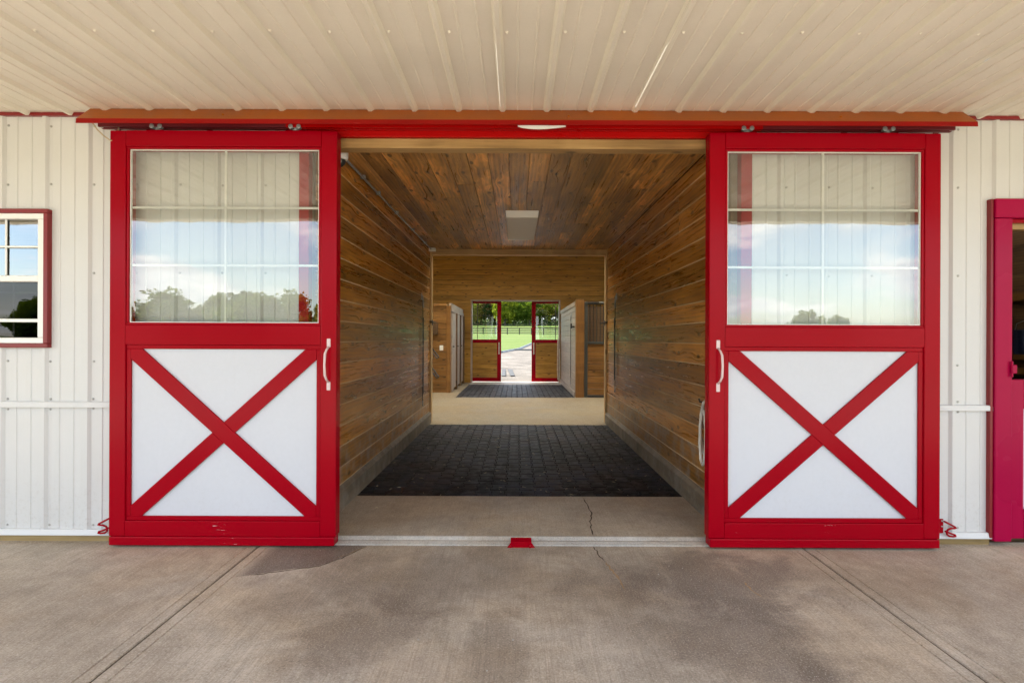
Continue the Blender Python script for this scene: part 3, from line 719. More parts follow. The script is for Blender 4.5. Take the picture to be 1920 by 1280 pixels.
for x0, x1 in ((-9.35, -9.21), (9.21, 9.35)):
    for (ya, yb, za, zb) in ((YW + .06, 9.6, -.05, 7.0), (12.6, 17.95, -.05, 7.0), (9.601, 12.599, 3.0, 7.0)):  # unseen end openings added to let daylight into the room
        kind(MB().extrude([(x0, ya, za), (x0, yb, za), (x0, yb, min(zb, 3.15 + .39 * (yb - .55) if yb < 11 else 7.2 - .292 * (yb - 11))), (x0, ya, min(zb, 3.15 + .39 * (ya - .55) if ya < 11 else 7.2 - .292 * (ya - 11)))], (x1 - x0, 0, 0)).build('end_wall', 'roof'), 'structure')
for x0, x1 in ((-9.2, 1.70), (6.625, 9.2)):
    kind(bx('loft_floor', 'plain_wood', None, x0, x1, YW + .11, YT - .21, ZA + .12, ZA + .18, 0), 'structure')
for (x0, x1, z0) in ((-9.2, XL - .17, 0.0), (XR + .17, 9.2, 0.0), (XL - .169, XR + .169, ZA + .185)):
    kind(bx('inner_wall', 'plain_wood', None, x0, x1, YT - .20, YT - .03, z0 - .02, 4.70, 0), 'structure')
for (x0, x1, ya, yb) in ((-9.2, 9.2, YT - .20, SKA), (-9.2, 9.2, SKB, 17.85), (-9.2, -SKX, SKA, SKB), (SKX, 9.2, SKA, SKB)):
    kind(bx('room_ceiling', 'plain_wood', None, x0, x1, ya, yb, 4.705, 4.80, 0), 'structure')
for (x0, x1, ya, yb) in ((-SKX - .05, -SKX, SKA, SKB), (SKX, SKX + .05, SKA, SKB)):
    kind(bx('added_skylight_well', 'white_trim', None, x0, x1, ya, yb, 4.81, 6.5, 0), 'structure')  # side walls of the added roof panel's shaft

# ------------------------------------------------------------------ aisle walls and ceiling (tongue-and-groove boards)
LA = YT - 3.93
BW = 0.1745
lw = thing('board_wall', 'brown stained board wall along the left side of the aisle', 'wall', (XL, 6.5, 0))
bx('backing', 'backing', lw, XL - .15, XL - .0195, 3.93, YT, 0.0, ZA + .08, 0)
planks(lw, (XL, YT, FL + .19), (0, -1, 0), (0, 0, 1), (1, 0, 0), LA, ZA - FL - .19, BW, 'wall_wood', 3, (0.35,), start=0.03, low=(2, 'wall_wood_low'), gap=.0075, ch=.003, tongue=('bare_wood', .0072, .0015))
MB().extrude([(XL - .018, 3.93, FL - .02), (XL + .034, 3.93, FL - .02), (XL + .034, 3.93, FL + .150), (XL + .004, 3.93, FL + .188), (XL - .018, 3.93, FL + .188)], (0, LA - .002, 0)).build('baseboard', 'grey_wood', lw)
rw = thing('board_wall', 'brown stained board wall along the right side of the aisle', 'wall', (XR, 6.5, 0))
bx('backing', 'backing', rw, XR + .0195, XR + .15, 3.93, YT, 0.0, ZA + .08, 0)
planks(rw, (XR, 3.93, FL + .19), (0, 1, 0), (0, 0, 1), (-1, 0, 0), LA, ZA - FL - .19, BW, 'wall_wood', 5, (0.35,), start=0.03, low=(2, 'wall_wood_low'), gap=.0075, ch=.003, tongue=('bare_wood', .0072, .0015))
MB().extrude([(XR + .018, 3.93, FL - .02), (XR - .034, 3.93, FL - .02), (XR - .034, 3.93, FL + .150), (XR - .004, 3.93, FL + .188), (XR + .018, 3.93, FL + .188)], (0, LA - .002, 0)).build('baseboard', 'grey_wood', rw)
ac = thing('board_ceiling', 'brown stained board ceiling of the aisle with knots and pale streaks', 'ceiling', (0, 6.5, ZA))
bx('backing', 'backing', ac, XL - .15, XR + .15, 3.93, YT, ZA + .0195, ZA + .10, 0)
planks(ac, (XL, 3.93, ZA), (0, 1, 0), (1, 0, 0), (0, 0, -1), LA, XR - XL, BW, 'ceil_wood', 8, (0.75,), gap=.004, ch=.003, tongue=('tan_wood', .0038, .005))
# pale timber casing at the far end of the aisle
cs = thing('end_casing', 'raw pine casing framing the far end of the aisle', 'door frame', (0, YT, 0))
bx('casing_post', 'pale_trim', cs, XL - .06, XL + .030, YT + .001, YT + .13, FL, ZA + .02, 0.004)
bx('casing_post', 'pale_trim', cs, XR - .030, XR + .06, YT + .001, YT + .13, FL, ZA + .02, 0.004)
bx('casing_beam', 'pale_trim', cs, XL + .0305, XR - .0305, YT + .001, YT + .13, ZA - .095, ZA + .02, 0.004)
for xx, dd in ((XL + .031, 1), (XR - .031, -1)):
    q = Z(0.28)
    lt = MB(); lt.box(min(xx, xx + dd * .012), max(xx, xx + dd * .012), YT + .03, YT + .09, q - .045, q + .045)
    lt.tube([(xx - dd * .05, YT - .004, q), (xx + dd * .05, YT - .012, q), (xx + dd * .075, YT + .02, q - .004)], 0.010, 8)
    lt.tube([(xx - dd * .06, YT - .004, q + .02), (xx - dd * .02, YT - .015, q + .025), (xx + dd * .02, YT - .012, q + .015)], 0.008, 8)
    tag(lt.build('gate_latch', 'black', None, 0.0), 'black iron latch on the %s pine post at the end of the aisle' % ('left' if dd > 0 else 'right'), 'latch', 'latches on the casing posts')

# ------------------------------------------------------------------ far room: back wall, cabinets, stall, far doors
OX0, OX1, OZ = -1.455, 1.404, Z(1.26)
bw = thing('back_wall', 'golden pine board wall at the far end around the open doorway', 'wall', (0, YB, 0))
def cut_open(a, b, s0, s1):                   # u runs along +x from -6
    zc_ = (a + b) / 2
    if zc_ < OZ:
        return [(s0, min(s1, OX0 + 6)), (max(s0, OX1 + 6), s1)]
    return [(s0, s1)]
planks(bw, (-6, YB, 0.0), (1, 0, 0), (0, 0, 1), (0, -1, 0), 12, 4.70, OZ / 16, 'back_wood', 14, (0.0,), cut=cut_open, ch=0.006, gap=.005)
for (x0, x1, z0) in ((-9.2, OX0 - .001, -.02), (OX1 + .001, 9.2, -.02), (OX0, OX1, OZ + .001)):
    bx('sheathing', 'plain_wood', bw, x0, x1, YB + .0185, YB + .20, z0, 4.70, 0)
for (x0, x1, z0, z1) in ((OX0 - .035, OX0 + .012, FL, OZ + .03), (OX1 - .012, OX1 + .035, FL, OZ + .03), (OX0 + .013, OX1 - .013, OZ - .012, OZ + .03)):
    bx('door_casing', 'pale_wood', bw, x0, x1, YB - .014, YB + .21, z0, z1, 0.004)
# left cabinet block
CX, CY0, CY1, CT = -1.725, 14.2, 17.40, Z(.93)
cab = thing('tack_cabinet', 'pine board tack cabinet with three pale doors, left of the far doorway', 'cabinet', (CX - 1, CY0, FL))
bx('carcass', 'plain_wood', cab, CX - 2.6, CX - .03, CY0 + .02, CY1, FL, CT - .02, 0)
planks(cab, (CX - 2.6, CY0, FL), (1, 0, 0), (0, 0, 1), (0, -1, 0), 2.48, CT - FL - .06, 0.152, 'tan_wood', 24, (0.4,), ch=0.007, gap=.006)
bx('corner_post', 'post_wood', cab, CX - .118, CX, CY0 - .022, CY0 + .10, FL, CT - .05, 0.004)
bx('top_rail', 'tan_wood', cab, CX - 2.6, CX - .12, CY0 - .020, CY0 + .02, CT - .062, CT, 0.004)
bx('top_trim', 'pale_wood', cab, CX - .06, CX + .010, CY0 + .10, CY1, CT - .10, CT + .02, 0.004)
bx('top_trim', 'pale_wood', cab, CX - .06, CX + .030, CY0 + .02, CY1, CT - .205, CT - .102, 0.004)
dn = 3; pitch = (CY1 - CY0 - .12) / dn
for k in range(dn):
    y0 = CY0 + .12 + k * pitch + .05; y1 = CY0 + .12 + (k + 1) * pitch - .11
    d = bpy.data.objects.new('cabinet_door', None); link(d, cab, (CX, y0, FL))
    planks(d, (CX + .020, y0, FL + .08), (0, 0, 1), (0, 1, 0), (1, 0, 0), CT - FL - .30, y1 - y0, 0.21, 'pale_wood', 60 + k, T=0.03)
    MB().lathe((CX + .020, y0 + .06, Z(-.2)), [(0.010, 0), (0.010, .02), (0.022, .028), (0.022, .044), (0.010, .05)], 10, 'X').build('knob', 'black', d)
    bx('mullion_post', 'dark_wood', cab, CX - .03, CX + .055, y1 + .005, y1 + .120, FL, CT - .206, 0.004)
    bx('door_plinth', 'pale_wood', cab, CX - .02, CX + .034, y0 - .04, y0 + .14, FL, FL + .10, 0.003)
# things on the cabinet's end: electrical panel, switch, knob, two racks
eb = thing('fuse_box', 'dark brown fuse box on the cabinet end wall', 'fuse box', (-2.24, CY0, Z(.28)))
bx('box_body', 'dark_wood', eb, -2.42, -2.06, CY0 - .075, CY0 - .003, Z(.12), Z(.44), 0.004)
bx('box_lid', 'dark_wood', eb, -2.41, -2.07, CY0 - .090, CY0 - .0755, Z(.13), Z(.43), 0.003)
ls = thing('light_switch', 'pale light switch plate beside the two black racks', 'light switch', (-1.98, CY0, Z(-.22)))
bx('switch_plate', 'white_plastic', ls, -2.02, -1.925, CY0 - .014, CY0 - .003, Z(-.30), Z(-.165), 0.003)
for q in (-2.0, -1.965): bx('switch_lever', 'white_plastic', ls, q, q + .015, CY0 - .024, CY0 - .0145, Z(-.255), Z(-.215), 0.002)
tag(MB().lathe((-2.23, CY0 - .003, Z(.075)), [(0.012, 0), (0.012, -.03), (0.028, -.036), (0.028, -.055), (0.012, -.062)], 12, 'Y').build('wall_knob', 'white_plastic'), 'small white round knob under the fuse box', 'knob')
for zz, lb in ((-.36, 'upper'), (-.87, 'lower')):
    rk = thing('saddle_rack', '%s of two black folding racks on the cabinet end wall' % lb, 'rack', (-2.18, CY0, Z(zz)), 'black racks on the cabinet end')
    z0 = Z(zz)
    m_ = MB()
    for s_ in (0.0, .055): m_.tube([(-2.30 + s_, CY0 - .05, z0 + .14 + s_ * .5), (-2.06 + s_, CY0 - .22, z0 - .14 + s_ * .5)], 0.017, 8)
    m_.tube([(-2.06, CY0 - .22, z0 - .14), (-2.005, CY0 - .22, z0 - .112)], 0.016, 8)
    m_.build('rack_arm', 'black', rk)
    bx('rack_plate', 'black', rk, -2.34, -2.22, CY0 - .05, CY0 - .003, z0 + .10, z0 + .19, 0.003)
    MB().tube([(-2.29, CY0 - .02, z0 - .12), (-2.25, CY0 - .09, z0 - .20), (-2.18, CY0 - .12, z0 - .16)], 0.022, 8).build('rack_hook', 'black', rk)
# right stall block
SX, SY0, ST = 1.455, 13.2, Z(.94)
stl = thing('stall_partition', 'pale sheen board stall partition right of the far doorway', 'stall', (SX + .5, SY0, FL))
bx('backing', 'plain_wood', stl, SX + .02, SX + .16, SY0 + .12, YB - .02, FL, ST - .06, 0)
planks(stl, (SX, YB - .02, FL + .13), (0, -1, 0), (0, 0, 1), (-1, 0, 0), YB - .02 - SY0 - .02, ST - FL - .24, 0.152, 'pale_wood', 31, (0.5,), ch=0.006, gap=.006)
bx('top_rail', 'pale_wood', stl, SX - .022, SX + .18, SY0 + .12, YB - .021, ST - .108, ST, 0.004)
bx('baseboard', 'pale_wood', stl, SX - .026, SX + .02, SY0 + .02, YB - .021, FL, FL + .128, 0.004)
bx('end_post', 'post_wood', stl, SX - .004, SX + .20, SY0 - .10, SY0 + .119, FL, ST + .03, 0.004)
sf = thing('horse_stall', 'stall front with vertical black bars over orange pine boards', 'stall', (SX + 1.2, SY0, FL))
fx = SX + .202
bx('frame_post', 'greymetal', sf, fx, fx + .085, SY0 - .06, SY0 + .02, FL, ST - .02, 0.004)
bx('frame_rail', 'greymetal', sf, fx + .0855, fx + 2.2, SY0 - .055, SY0 + .015, Z(-.11), Z(-.05), 0.004)
bx('frame_rail', 'black', sf, fx + .0855, fx + 2.2, SY0 - .055, SY0 + .015, ST - .085, ST - .02, 0.004)
bx('frame_rail', 'black', sf, fx + .0855, fx + 2.2, SY0 - .055, SY0 + .015, FL, FL + .05, 0.004)
planks(sf, (fx + .087, SY0 - .025, FL + .051), (1, 0, 0), (0, 0, 1), (0, -1, 0), 2.1, Z(-.111) - FL - .052, 0.152, 'tan_wood', 44, ch=0.007, gap=.007)
k = 0
while k < 20:
    x = fx + .14 + k * .085
    MB().tube([(x, SY0 - .02, Z(-.05)), (x, SY0 - .02, ST - .085)], 0.010, 8, caps=False).build('bar', 'black', sf, smooth=True); k += 1
kind(bx('stall_back', 'dark_wood', None, 1.7, 5.0, 15.6, 15.66, FL, ST + .02, 0), 'structure')
tag(bx('bright_strip', 'galv', None, 2.02, 2.4, SY0 - .10, SY0 - .065, ST - .05, ST - .02, 0.003), 'thin bright strip along the top of the barred stall front', 'rail')  # thin bright strip at the stall front's top edge
# far sliding doors, hung outside the back wall
def far_door(x0, x1, label, hside):
    yo = YB + .235; y1 = yo + .055
    d = thing('sliding_door', label, 'door', ((x0 + x1) / 2, yo, FL), 'far sliding doors')
    z0, z1 = FL + .01, OZ + .04; zm = Z(-.065)
    bx('stile', 'red', d, x0, x0 + .135, yo, y1, z0, z1, 0.004); bx('stile', 'red', d, x1 - .135, x1, yo, y1, z0, z1, 0.004)
    for a, b in ((z1 - .12, z1), (zm - .06, zm + .06), (z0, z0 + .13)): bx('rail', 'red', d, x0 + .1355, x1 - .1355, yo + .001, y1 - .001, a, b, 0.004)
    MB().box(x0 + .1355, x1 - .1355, yo + .025, yo + .030, zm + .061, z1 - .121).build('window_pane', 'glass_far', d)
    for f in (1 / 3, 2 / 3):
        zz = zm + .06 + (z1 - .12 - zm - .06) * f
        bx('muntin', 'black', d, x0 + .136, x1 - .136, yo + .031, yo + .043, zz - .009, zz + .009, 0.002)  # black puts the backlit shade of these bars into their colour
    xm = (x0 + x1) / 2
    bx('muntin', 'black', d, xm - .010, xm + .010, yo + .0435, yo + .053, zm + .061, z1 - .121, 0.002)  # same backlit shade coloured in
    planks(d, (x0 + .137, yo + .012, z0 + .131), (1, 0, 0), (0, 0, 1), (0, -1, 0), x1 - x0 - .274, zm - .06 - z0 - .132, .145, 'back_wood', int(abs(x0) * 100), ch=0.006, gap=.005)
    bx('panel_backing', 'dark_wood', d, x0 + .137, x1 - .137, yo + .031, yo + .045, z0 + .131, zm - .061, 0)
    hx = x1 - .07 if hside > 0 else x0 + .07
    MB().tube([(hx, yo, Z(-.16)), (hx, yo - .04, Z(-.19)), (hx, yo - .045, Z(-.30)), (hx, yo - .04, Z(-.41)), (hx, yo, Z(-.44))], 0.014, 8).build('handle', 'white_plastic', d)
    for q in (-.14, -.46): bx('handle_plate', 'white_plastic', d, hx - .018, hx + .018, yo - .004, yo + .003, Z(q) - .03, Z(q) + .03, 0.001)
far_door(-2.08, -.50, 'red framed door with glazed top at the far doorway, beside the tack cabinet', 1)
far_door(.51, 2.09, 'red framed door with glazed top at the far doorway, beside the stall partition', -1)
tag(MB().tube([(1.36, YB - .03, Z(.02)), (1.35, YB - .03, Z(-.4)), (1.345, YB - .035, Z(-1.0)), (1.36, YB - .04, Z(-1.30)), (1.40, YB - .045, Z(-1.32)), (1.412, YB - .04, Z(-1.2)), (1.405, YB - .03, Z(-.3))], 0.013, 8).build('lead_rope', 'rope', smooth=True), 'thin pale rope hanging beside the far right door', 'rope')
# flat dark shapes on the gravel past the far doorway
def gp(px, py): s_ = (py - 636) / E; return ((px - 968) / s_, 1010 / s_)
for quad, lb in ((((941, 704), (948, 704.5), (948.5, 691.5), (941.5, 692)), 'near left'), (((957.5, 704), (965, 704), (960.5, 692), (952, 692)), 'near right'),
                 (((942, 686.5), (946.5, 686.5), (949.5, 680), (944.5, 680)), 'far left'), (((955, 686.5), (960, 686.5), (960, 680), (956, 680)), 'far right')):
    P = [(*gp(*q), h_ground(20) + .075) for q in quad]
    tag(MB().extrude([(x, y, z - .03) for x, y, z in P], (0, 0, .03)).build('ground_dark_shape', 'rubber'), 'flat dark shape on the pale gravel beyond the far doorway, %s of four' % lb, 'mat', 'flat dark shapes on the gravel')

# ------------------------------------------------------------------ items in the aisle
lm = thing('ceiling_light', 'white box shaped lamp on the middle of the board ceiling', 'ceiling lamp', (.063, 7.05, ZA))
lx0, lx1, ly0, ly1 = -.132, .258, 6.35, 7.78
bx('lamp_housing', 'white_plastic', lm, lx0 + .004, lx1 - .004, ly0 + .024, ly1 - .024, ZA - .030, ZA - .001, 0.004)
MB().extrude([(lx0, ly0 + .022, ZA - .031), (lx0 + .010, ly0 + .022, ZA - .084), (lx1 - .010, ly0 + .022, ZA - .084), (lx1, ly0 + .022, ZA - .031)], (0, ly1 - ly0 - .044, 0)).build('lamp_diffuser', 'diffuser', lm, 0.005, 2)
for y0 in (ly0, ly1 - .0215): MB().extrude([(lx0 - .002, y0, ZA - .001), (lx0 + .008, y0, ZA - .087), (lx1 - .008, y0, ZA - .087), (lx1 + .002, y0, ZA - .001)], (0, .0215, 0)).build('end_cap', 'white_plastic', lm, 0.004)
cm_ = thing('security_camera', 'white dome camera under the header at the top left corner', 'camera', (-1.345, 4.13, ZA))
ccx, ccy, ccz = -1.362, 4.13, Z(1.440)
MB().lathe((ccx, ccy, ccz), [(0.050, .078), (0.050, .030), (0.064, .018), (0.066, -.012), (0.066, -.052), (0.060, -.066), (0.044, -.072)], 24).build('camera_base', 'white_plastic', cm_, smooth=False)
MB().lathe((ccx, ccy, ccz - .0725), [(0.047, 0), (0.047, -.012), (0.040, -.033), (0.024, -.047), (0.004, -.052)], 24).build('camera_dome', 'black', cm_, smooth=True)
MB().lathe((ccx + .012, ccy - .036, ccz - .090), [(0.018, .02), (0.018, -.006), (0.012, -.010)], 14, 'Y').build('lens_ring', 'galv', cm_)
cd = thing('conduit', 'grey conduit pipe along the left corner of the board ceiling', 'pipe', (XL + .03, 6.5, ZA))
MB().tube([(XL + .034, 4.15, ZA - .022), (XL + .030, 6.3, ZA - .024), (XL + .036, 9.02, ZA - .022)], 0.011, 10).build('pipe', 'galv', cd, smooth=True)
for y in (5.0, 5.55, 6.4, 7.4, 8.4): MB().box(XL + .012, XL + .056, y, y + .02, ZA - .036, ZA - .001).build('pipe_clip', 'galv', cd)
tag(bx('junction_box', 'white_plastic', None, XL - .003, XL + .11, 8.96, 9.04, ZA - .055, ZA - .002, 0.004), 'small white box at the far end of the conduit pipe', 'junction box')
def cross_tie(x, dd, y, ztop, zbot, label):
    ct = thing('cross_tie', label, 'strap', (x, y, Z(ztop)), 'black cross ties hanging on the aisle walls')
    xo = x + dd * .02
    pl = MB(); pl.box(min(x, x + dd * .008), max(x, x + dd * .008), y - .03, y + .03, Z(ztop) - .05, Z(ztop) + .05)
    pl.build('wall_plate', 'galv', ct)
    ring = [(xo, y + .032 * math.cos(a), Z(ztop) - .02 + .032 * math.sin(a)) for a in [i * math.pi / 8 for i in range(16)]]
    MB().tube(ring, 0.006, 6, True).build('ring', 'galv', ct)
    a, b = sorted((xo, xo + dd * .006))
    for k, (oy, zt, zb) in enumerate(((-.014, ztop - .06, zbot), (.045, ztop - .33, zbot + .10))):
        MB().box(a, b, y + oy, y + oy + .034, Z(zb), Z(zt)).build('strap', 'strap', ct)
    MB().tube([(xo + dd * .004, y, Z(zbot)), (xo + dd * .004, y - .012, Z(zbot) - .05), (xo + dd * .004, y + .012, Z(zbot) - .08)], 0.010, 6).build('snap', 'galv', ct)
    MB().tube([(xo + dd * .004, y, Z(ztop) - .05), (xo + dd * .004, y + .01, Z(ztop) - .18)], 0.012, 6).build('snap', 'galv', ct)
cross_tie(XL, 1, 8.30, .66, -.95, 'long black strap hanging at the far end of the left board wall')
cross_tie(XR, -1, 8.25, .66, -.72, 'black strap hanging at the far end of the right board wall')
cross_tie(SX - .001, -1, 14.15, .66, -1.1, 'black strap hanging on the pale stall partition')
tag(MB().box(SX - .06, SX - .003, 13.42, 13.75, Z(.30), Z(.34)).box(SX - .10, SX - .061, 13.5, 13.56, Z(.28), Z(.40)).build('bridle_hook', 'black'), 'black bracket on the pale stall partition near its front edge', 'bracket')
# rope coil on the right wall just inside the door
rp = MB(); pts = []
for i in range(19):
    a = math.pi * 2 * i / 18
    pts.append((XR - .020 - .004 * (i % 2), 4.305 + .115 * math.sin(a) * (1 if math.sin(a) > 0 else .9), Z(-.70) + .215 * math.cos(a) - .02 * math.sin(a)))
rp.tube(pts[:-1], 0.0125, 10, True)
rp.tube([(x - .026, 4.285 + (y - 4.305) * .62, z - .075) for x, y, z in pts[:-1]], 0.0125, 10, True)
coil = thing('rope_coil', 'coiled white cotton rope on the right board wall, peeking past the door', 'rope', (XR, 4.33, Z(-.9)))
rp.build('rope', 'rope', coil, smooth=True)
MB().tube([(XR, 4.36, Z(-.50)), (XR - .05, 4.36, Z(-.50)), (XR - .055, 4.36, Z(-.47))], 0.007, 8).build('hook', 'black', coil)
# floor guide in the middle of the sill
fg = thing('door_guide', 'small red floor guide at the middle of the sill', 'door guide', (.05, 3.74, 0))
MB().extrude([(-.058, 3.712, .0), (.135, 3.712, .0), (.112, 3.742, .022), (-.034, 3.742, .022)], (0, .010, .0)).build('guide_plate', 'red', fg, 0.002)
MB().extrude([(-.034, 3.7425, .021), (.112, 3.7425, .021), (.112, 3.80, .034), (-.034, 3.80, .034)], (0, 0, .006)).build('guide_top', 'red_worn', fg, 0.002)
for x in (-.035, .10): MB().lathe((x, 3.714, .010), [(0.010, 0), (0.010, -.008), (0.005, -.011)], 10, 'Y').build('bolt', 'red_worn', fg)

# ------------------------------------------------------------------ sliding doors
YD = 3.70; TH = 0.088
def sliding_door(x0, x1, label, hside):
    d = thing('sliding_door', label, 'door', ((x0 + x1) / 2, YD, 0), 'large red sliding doors')
    z0, z1 = 0.014, Z(1.425)
    yb = YD + TH
    ST_, TOP = .128, .125
    pz0, pz1 = Z(.106), z1 - TOP                       # pane
    qx0, qx1 = x0 + .120, x1 - .120                    # panel opening inside the stiles
    qz0, qz1 = z0 + .165, Z(-.045)
    def rb(name, a, b, c_, e, y0=YD, y1=yb, mat='red', bev=0.007, seg=2): return bx(name, mat, d, a, b, y0, y1, c_, e, bev, seg)
    rb('stile', x0, x0 + ST_ - .018, z0 + .06, z1); rb('stile', x1 - ST_ + .018, x1, z0 + .06, z1)
    a, b = x0 + ST_ - .0175, x1 - ST_ + .0175
    rb('top_rail', a, b, pz1 + .018, z1, YD + .0015, yb - .001, bev=0.002)
    rb('middle_rail', a, b, qz1, pz0 - .018, YD + .0015, yb - .001, bev=0.002)
    rb('bottom_rail', a, b, z0 + .06, qz0, YD + .0015, yb - .001, 'red_worn', 0.003)
    rb('bottom_shoe', x0 + .008, x1 - .008, z0, z0 + .0595, YD - .010, yb - .003, 'red_worn', 0.006)
    # glazing: raised inner moulding, pane, white grid
    for (aa, bb, cc, ee) in ((a, b, pz1, pz1 + .0175), (a, b, pz0 - .0175, pz0), (a, a + .0175, pz0 + .0005, pz1 - .0005), (b - .0175, b, pz0 + .0005, pz1 - .0005)):
        rb('glazing_bead', aa, bb, cc, ee, YD + .008, yb - .01, bev=0.004)
    gx0, gx1 = a + .018, b - .018
    for (aa, bb, cc, ee) in ((gx0, gx1, pz1 - .006, pz1 - .0005), (gx0, gx1, pz0 + .0005, pz0 + .006), (gx0, gx0 + .006, pz0 + .0065, pz1 - .0065), (gx1 - .006, gx1, pz0 + .0065, pz1 - .0065)):
        bx('glazing_tape', 'vinyl', d, aa, bb, YD + .018, YD + .034, cc, ee, 0.001)
    MB().box(gx0 + .0065, gx1 - .0065, YD + .022, YD + .028, pz0 + .0065, pz1 - .0065).build('window_pane', 'glass', d)
    xm = (gx0 + gx1) / 2
    for k in (1, 2):
        zz = pz0 + (pz1 - pz0) * k / 3
        bx('muntin', 'vinyl', d, gx0 + .0065, xm - .0085, YD + .030, YD + .040, zz - .008, zz + .008, 0.002)
        bx('muntin', 'vinyl', d, xm + .0085, gx1 - .0065, YD + .030, YD + .040, zz - .008, zz + .008, 0.002)
    bx('muntin', 'vinyl', d, xm - .008, xm + .008, YD + .0295, YD + .0412, pz0 + .0065, pz1 - .0065, 0.002)
    # lower panel: white sheet, red border and crossed braces
    bx('white_panel', 'white_panel', d, a, b, YD + .030, YD + .045, qz0, qz1, 0)
    bd = .030
    for (aa, bb, cc, ee) in ((a, b, qz1 - bd, qz1 - .0005), (a, b, qz0 + .0005, qz0 + bd), (a, a + bd, qz0 + bd + .0005, qz1 - bd - .0005), (b - bd, b, qz0 + bd + .0005, qz1 - bd - .0005)):
        rb('panel_border', aa, bb, cc, ee, YD + .013, YD + .0298, bev=0.003, seg=1)
    bx0, bx1, bz0, bz1 = a + bd + .0005, b - bd - .0005, qz0 + bd + .0005, qz1 - bd - .0005
    hw = .052
    def brace(flip, lo, hi, yo):
        """one diagonal board clipped to the panel's corners; lo, hi limit it along its run"""
        W_, H_ = bx1 - bx0, bz1 - bz0; L = math.hypot(W_, H_); cx_ = hw * L / H_; cz_ = hw * L / W_
        full = [(0, 0), (cx_, 0), (W_, H_ - cz_), (W_, H_), (W_ - cx_, H_), (0, cz_)]
        if (lo, hi) == (0, 1): pl = full
        else:
            ux, uz = W_ / L, H_ / L
            # the other brace runs from top left to bottom right; cut square to its edges
            nx_, nz_ = H_ / L, W_ / L; mid = (W_ / 2) * nx_ + (H_ / 2) * nz_
            def clip(poly, sgn):
                res = []
                for p, q in zip(poly, poly[1:] + poly[:1]):
                    dp = sgn * (p[0] * nx_ + p[1] * nz_ - mid) - hw - .0008; dq = sgn * (q[0] * nx_ + q[1] * nz_ - mid) - hw - .0008
                    if dp >= 0: res.append(p)
                    if (dp >= 0) != (dq >= 0):
                        f = dp / (dp - dq); res.append((p[0] + (q[0] - p[0]) * f, p[1] + (q[1] - p[1]) * f))
                return res
            pl = clip(full, 1 if lo > 0 else -1)
        P = [((bx1 - px if flip else bx0 + px), YD + yo, bz0 + pz) for px, pz in pl]
        MB().extrude(P, (0, .0298 - yo, 0)).build('brace', 'red', d, 0.002)
    brace(True, 0, 1, .0125); brace(False, 0, .5, .0128); brace(False, .5, 1, .0128)
    # pull handle
    hx = x1 - .052 if hside > 0 else x0 + .062
    hz0, hz1 = Z(-.355), Z(.0)
    hd = bpy.data.objects.new('handle', None); link(hd, d, (hx, YD, (hz0 + hz1) / 2))
    for zz in (hz0 + .03, hz1 - .03): bx('handle_plate', 'handle', hd, hx - .013, hx + .013, YD - .005, YD + .001, zz - .030, zz + .030, 0.003)
    MB().tube([(hx, YD - .004, hz1 - .058), (hx - .004 * hside, YD - .030, hz1 - .075), (hx - .010 * hside, YD - .046, hz1 - .105), (hx - .012 * hside, YD - .050, (hz0 + hz1) / 2),
               (hx - .010 * hside, YD - .046, hz0 + .105), (hx - .004 * hside, YD - .030, hz0 + .075), (hx, YD - .004, hz0 + .058)], [.007, .007, .0085, .0075, .0085, .007, .007], 10).build('handle_grip', 'handle', hd, smooth=True)
    # trolleys that carry the door on the rail
    for xx in ((x0 + .30, x0 + 1.26) if hside > 0 else (x0 + .27, x0 + 1.245)):
        hg = bpy.data.objects.new('trolley', None); link(hg, d, (xx, YD + .04, z1))
        bx('trolley_plate', 'red', hg, xx - .06, xx + .06, YD + .012, YD + .075, z1 + .0005, z1 + .008, 0.002)
        m_ = MB(); m_.lathe((xx, YD + .045, z1 + .008), [(0.011, 0), (0.011, .045)], 10)
        m_.lathe((xx, YD + .045, z1 + .012), [(0.020, 0), (0.020, .010)], 6); m_.lathe((xx, YD + .045, z1 + .030), [(0.020, 0), (0.020, .010)], 6)
        m_.build('trolley_bolt', 'galv', hg)
        for s_ in (-.028, .028): MB().lathe((xx + s_, YD + .03, z1 + .038), [(0.010, -.012), (0.016, -.011), (0.016, .011), (0.010, .012)], 14, 'Y').build('trolley_wheel', 'galv', hg)
    return d
sliding_door(-2.797, -1.236, 'red sliding door with white crossed panel, on the left of the opening', 1)
sliding_door(1.325, 2.916, 'red sliding door with white crossed panel, on the right of the opening', -1)
# rail and weather hood over the doors
tr = thing('door_track', 'long red hood and rail above the sliding doors', 'door track', (0, 3.7, ZC))
hx0, hx1 = -2.958, 3.090
hood = [(3.735, ZC - .003), (3.613, Z(1.470)), (3.617, Z(1.4655)), (3.739, ZC - .008)]
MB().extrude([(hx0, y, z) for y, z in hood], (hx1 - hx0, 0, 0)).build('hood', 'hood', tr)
lip = [(3.6125, Z(1.4698)), (3.6085, Z(1.437)), (3.6125, Z(1.437)), (3.6165, Z(1.465))]
MB().extrude([(hx0, y, z) for y, z in lip], (hx1 - hx0, 0, 0)).build('hood_lip', 'lip', tr)
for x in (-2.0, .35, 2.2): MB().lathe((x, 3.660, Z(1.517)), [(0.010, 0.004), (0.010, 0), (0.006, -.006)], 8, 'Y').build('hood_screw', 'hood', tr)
rail = [(3.722, Z(1.458)), (3.722, Z(1.500)), (3.778, Z(1.500)), (3.778, Z(1.458)), (3.755, Z(1.458)), (3.755, Z(1.462)), (3.774, Z(1.462)), (3.774, Z(1.496)), (3.726, Z(1.496)), (3.726, Z(1.462)), (3.737, Z(1.462)), (3.737, Z(1.458))]
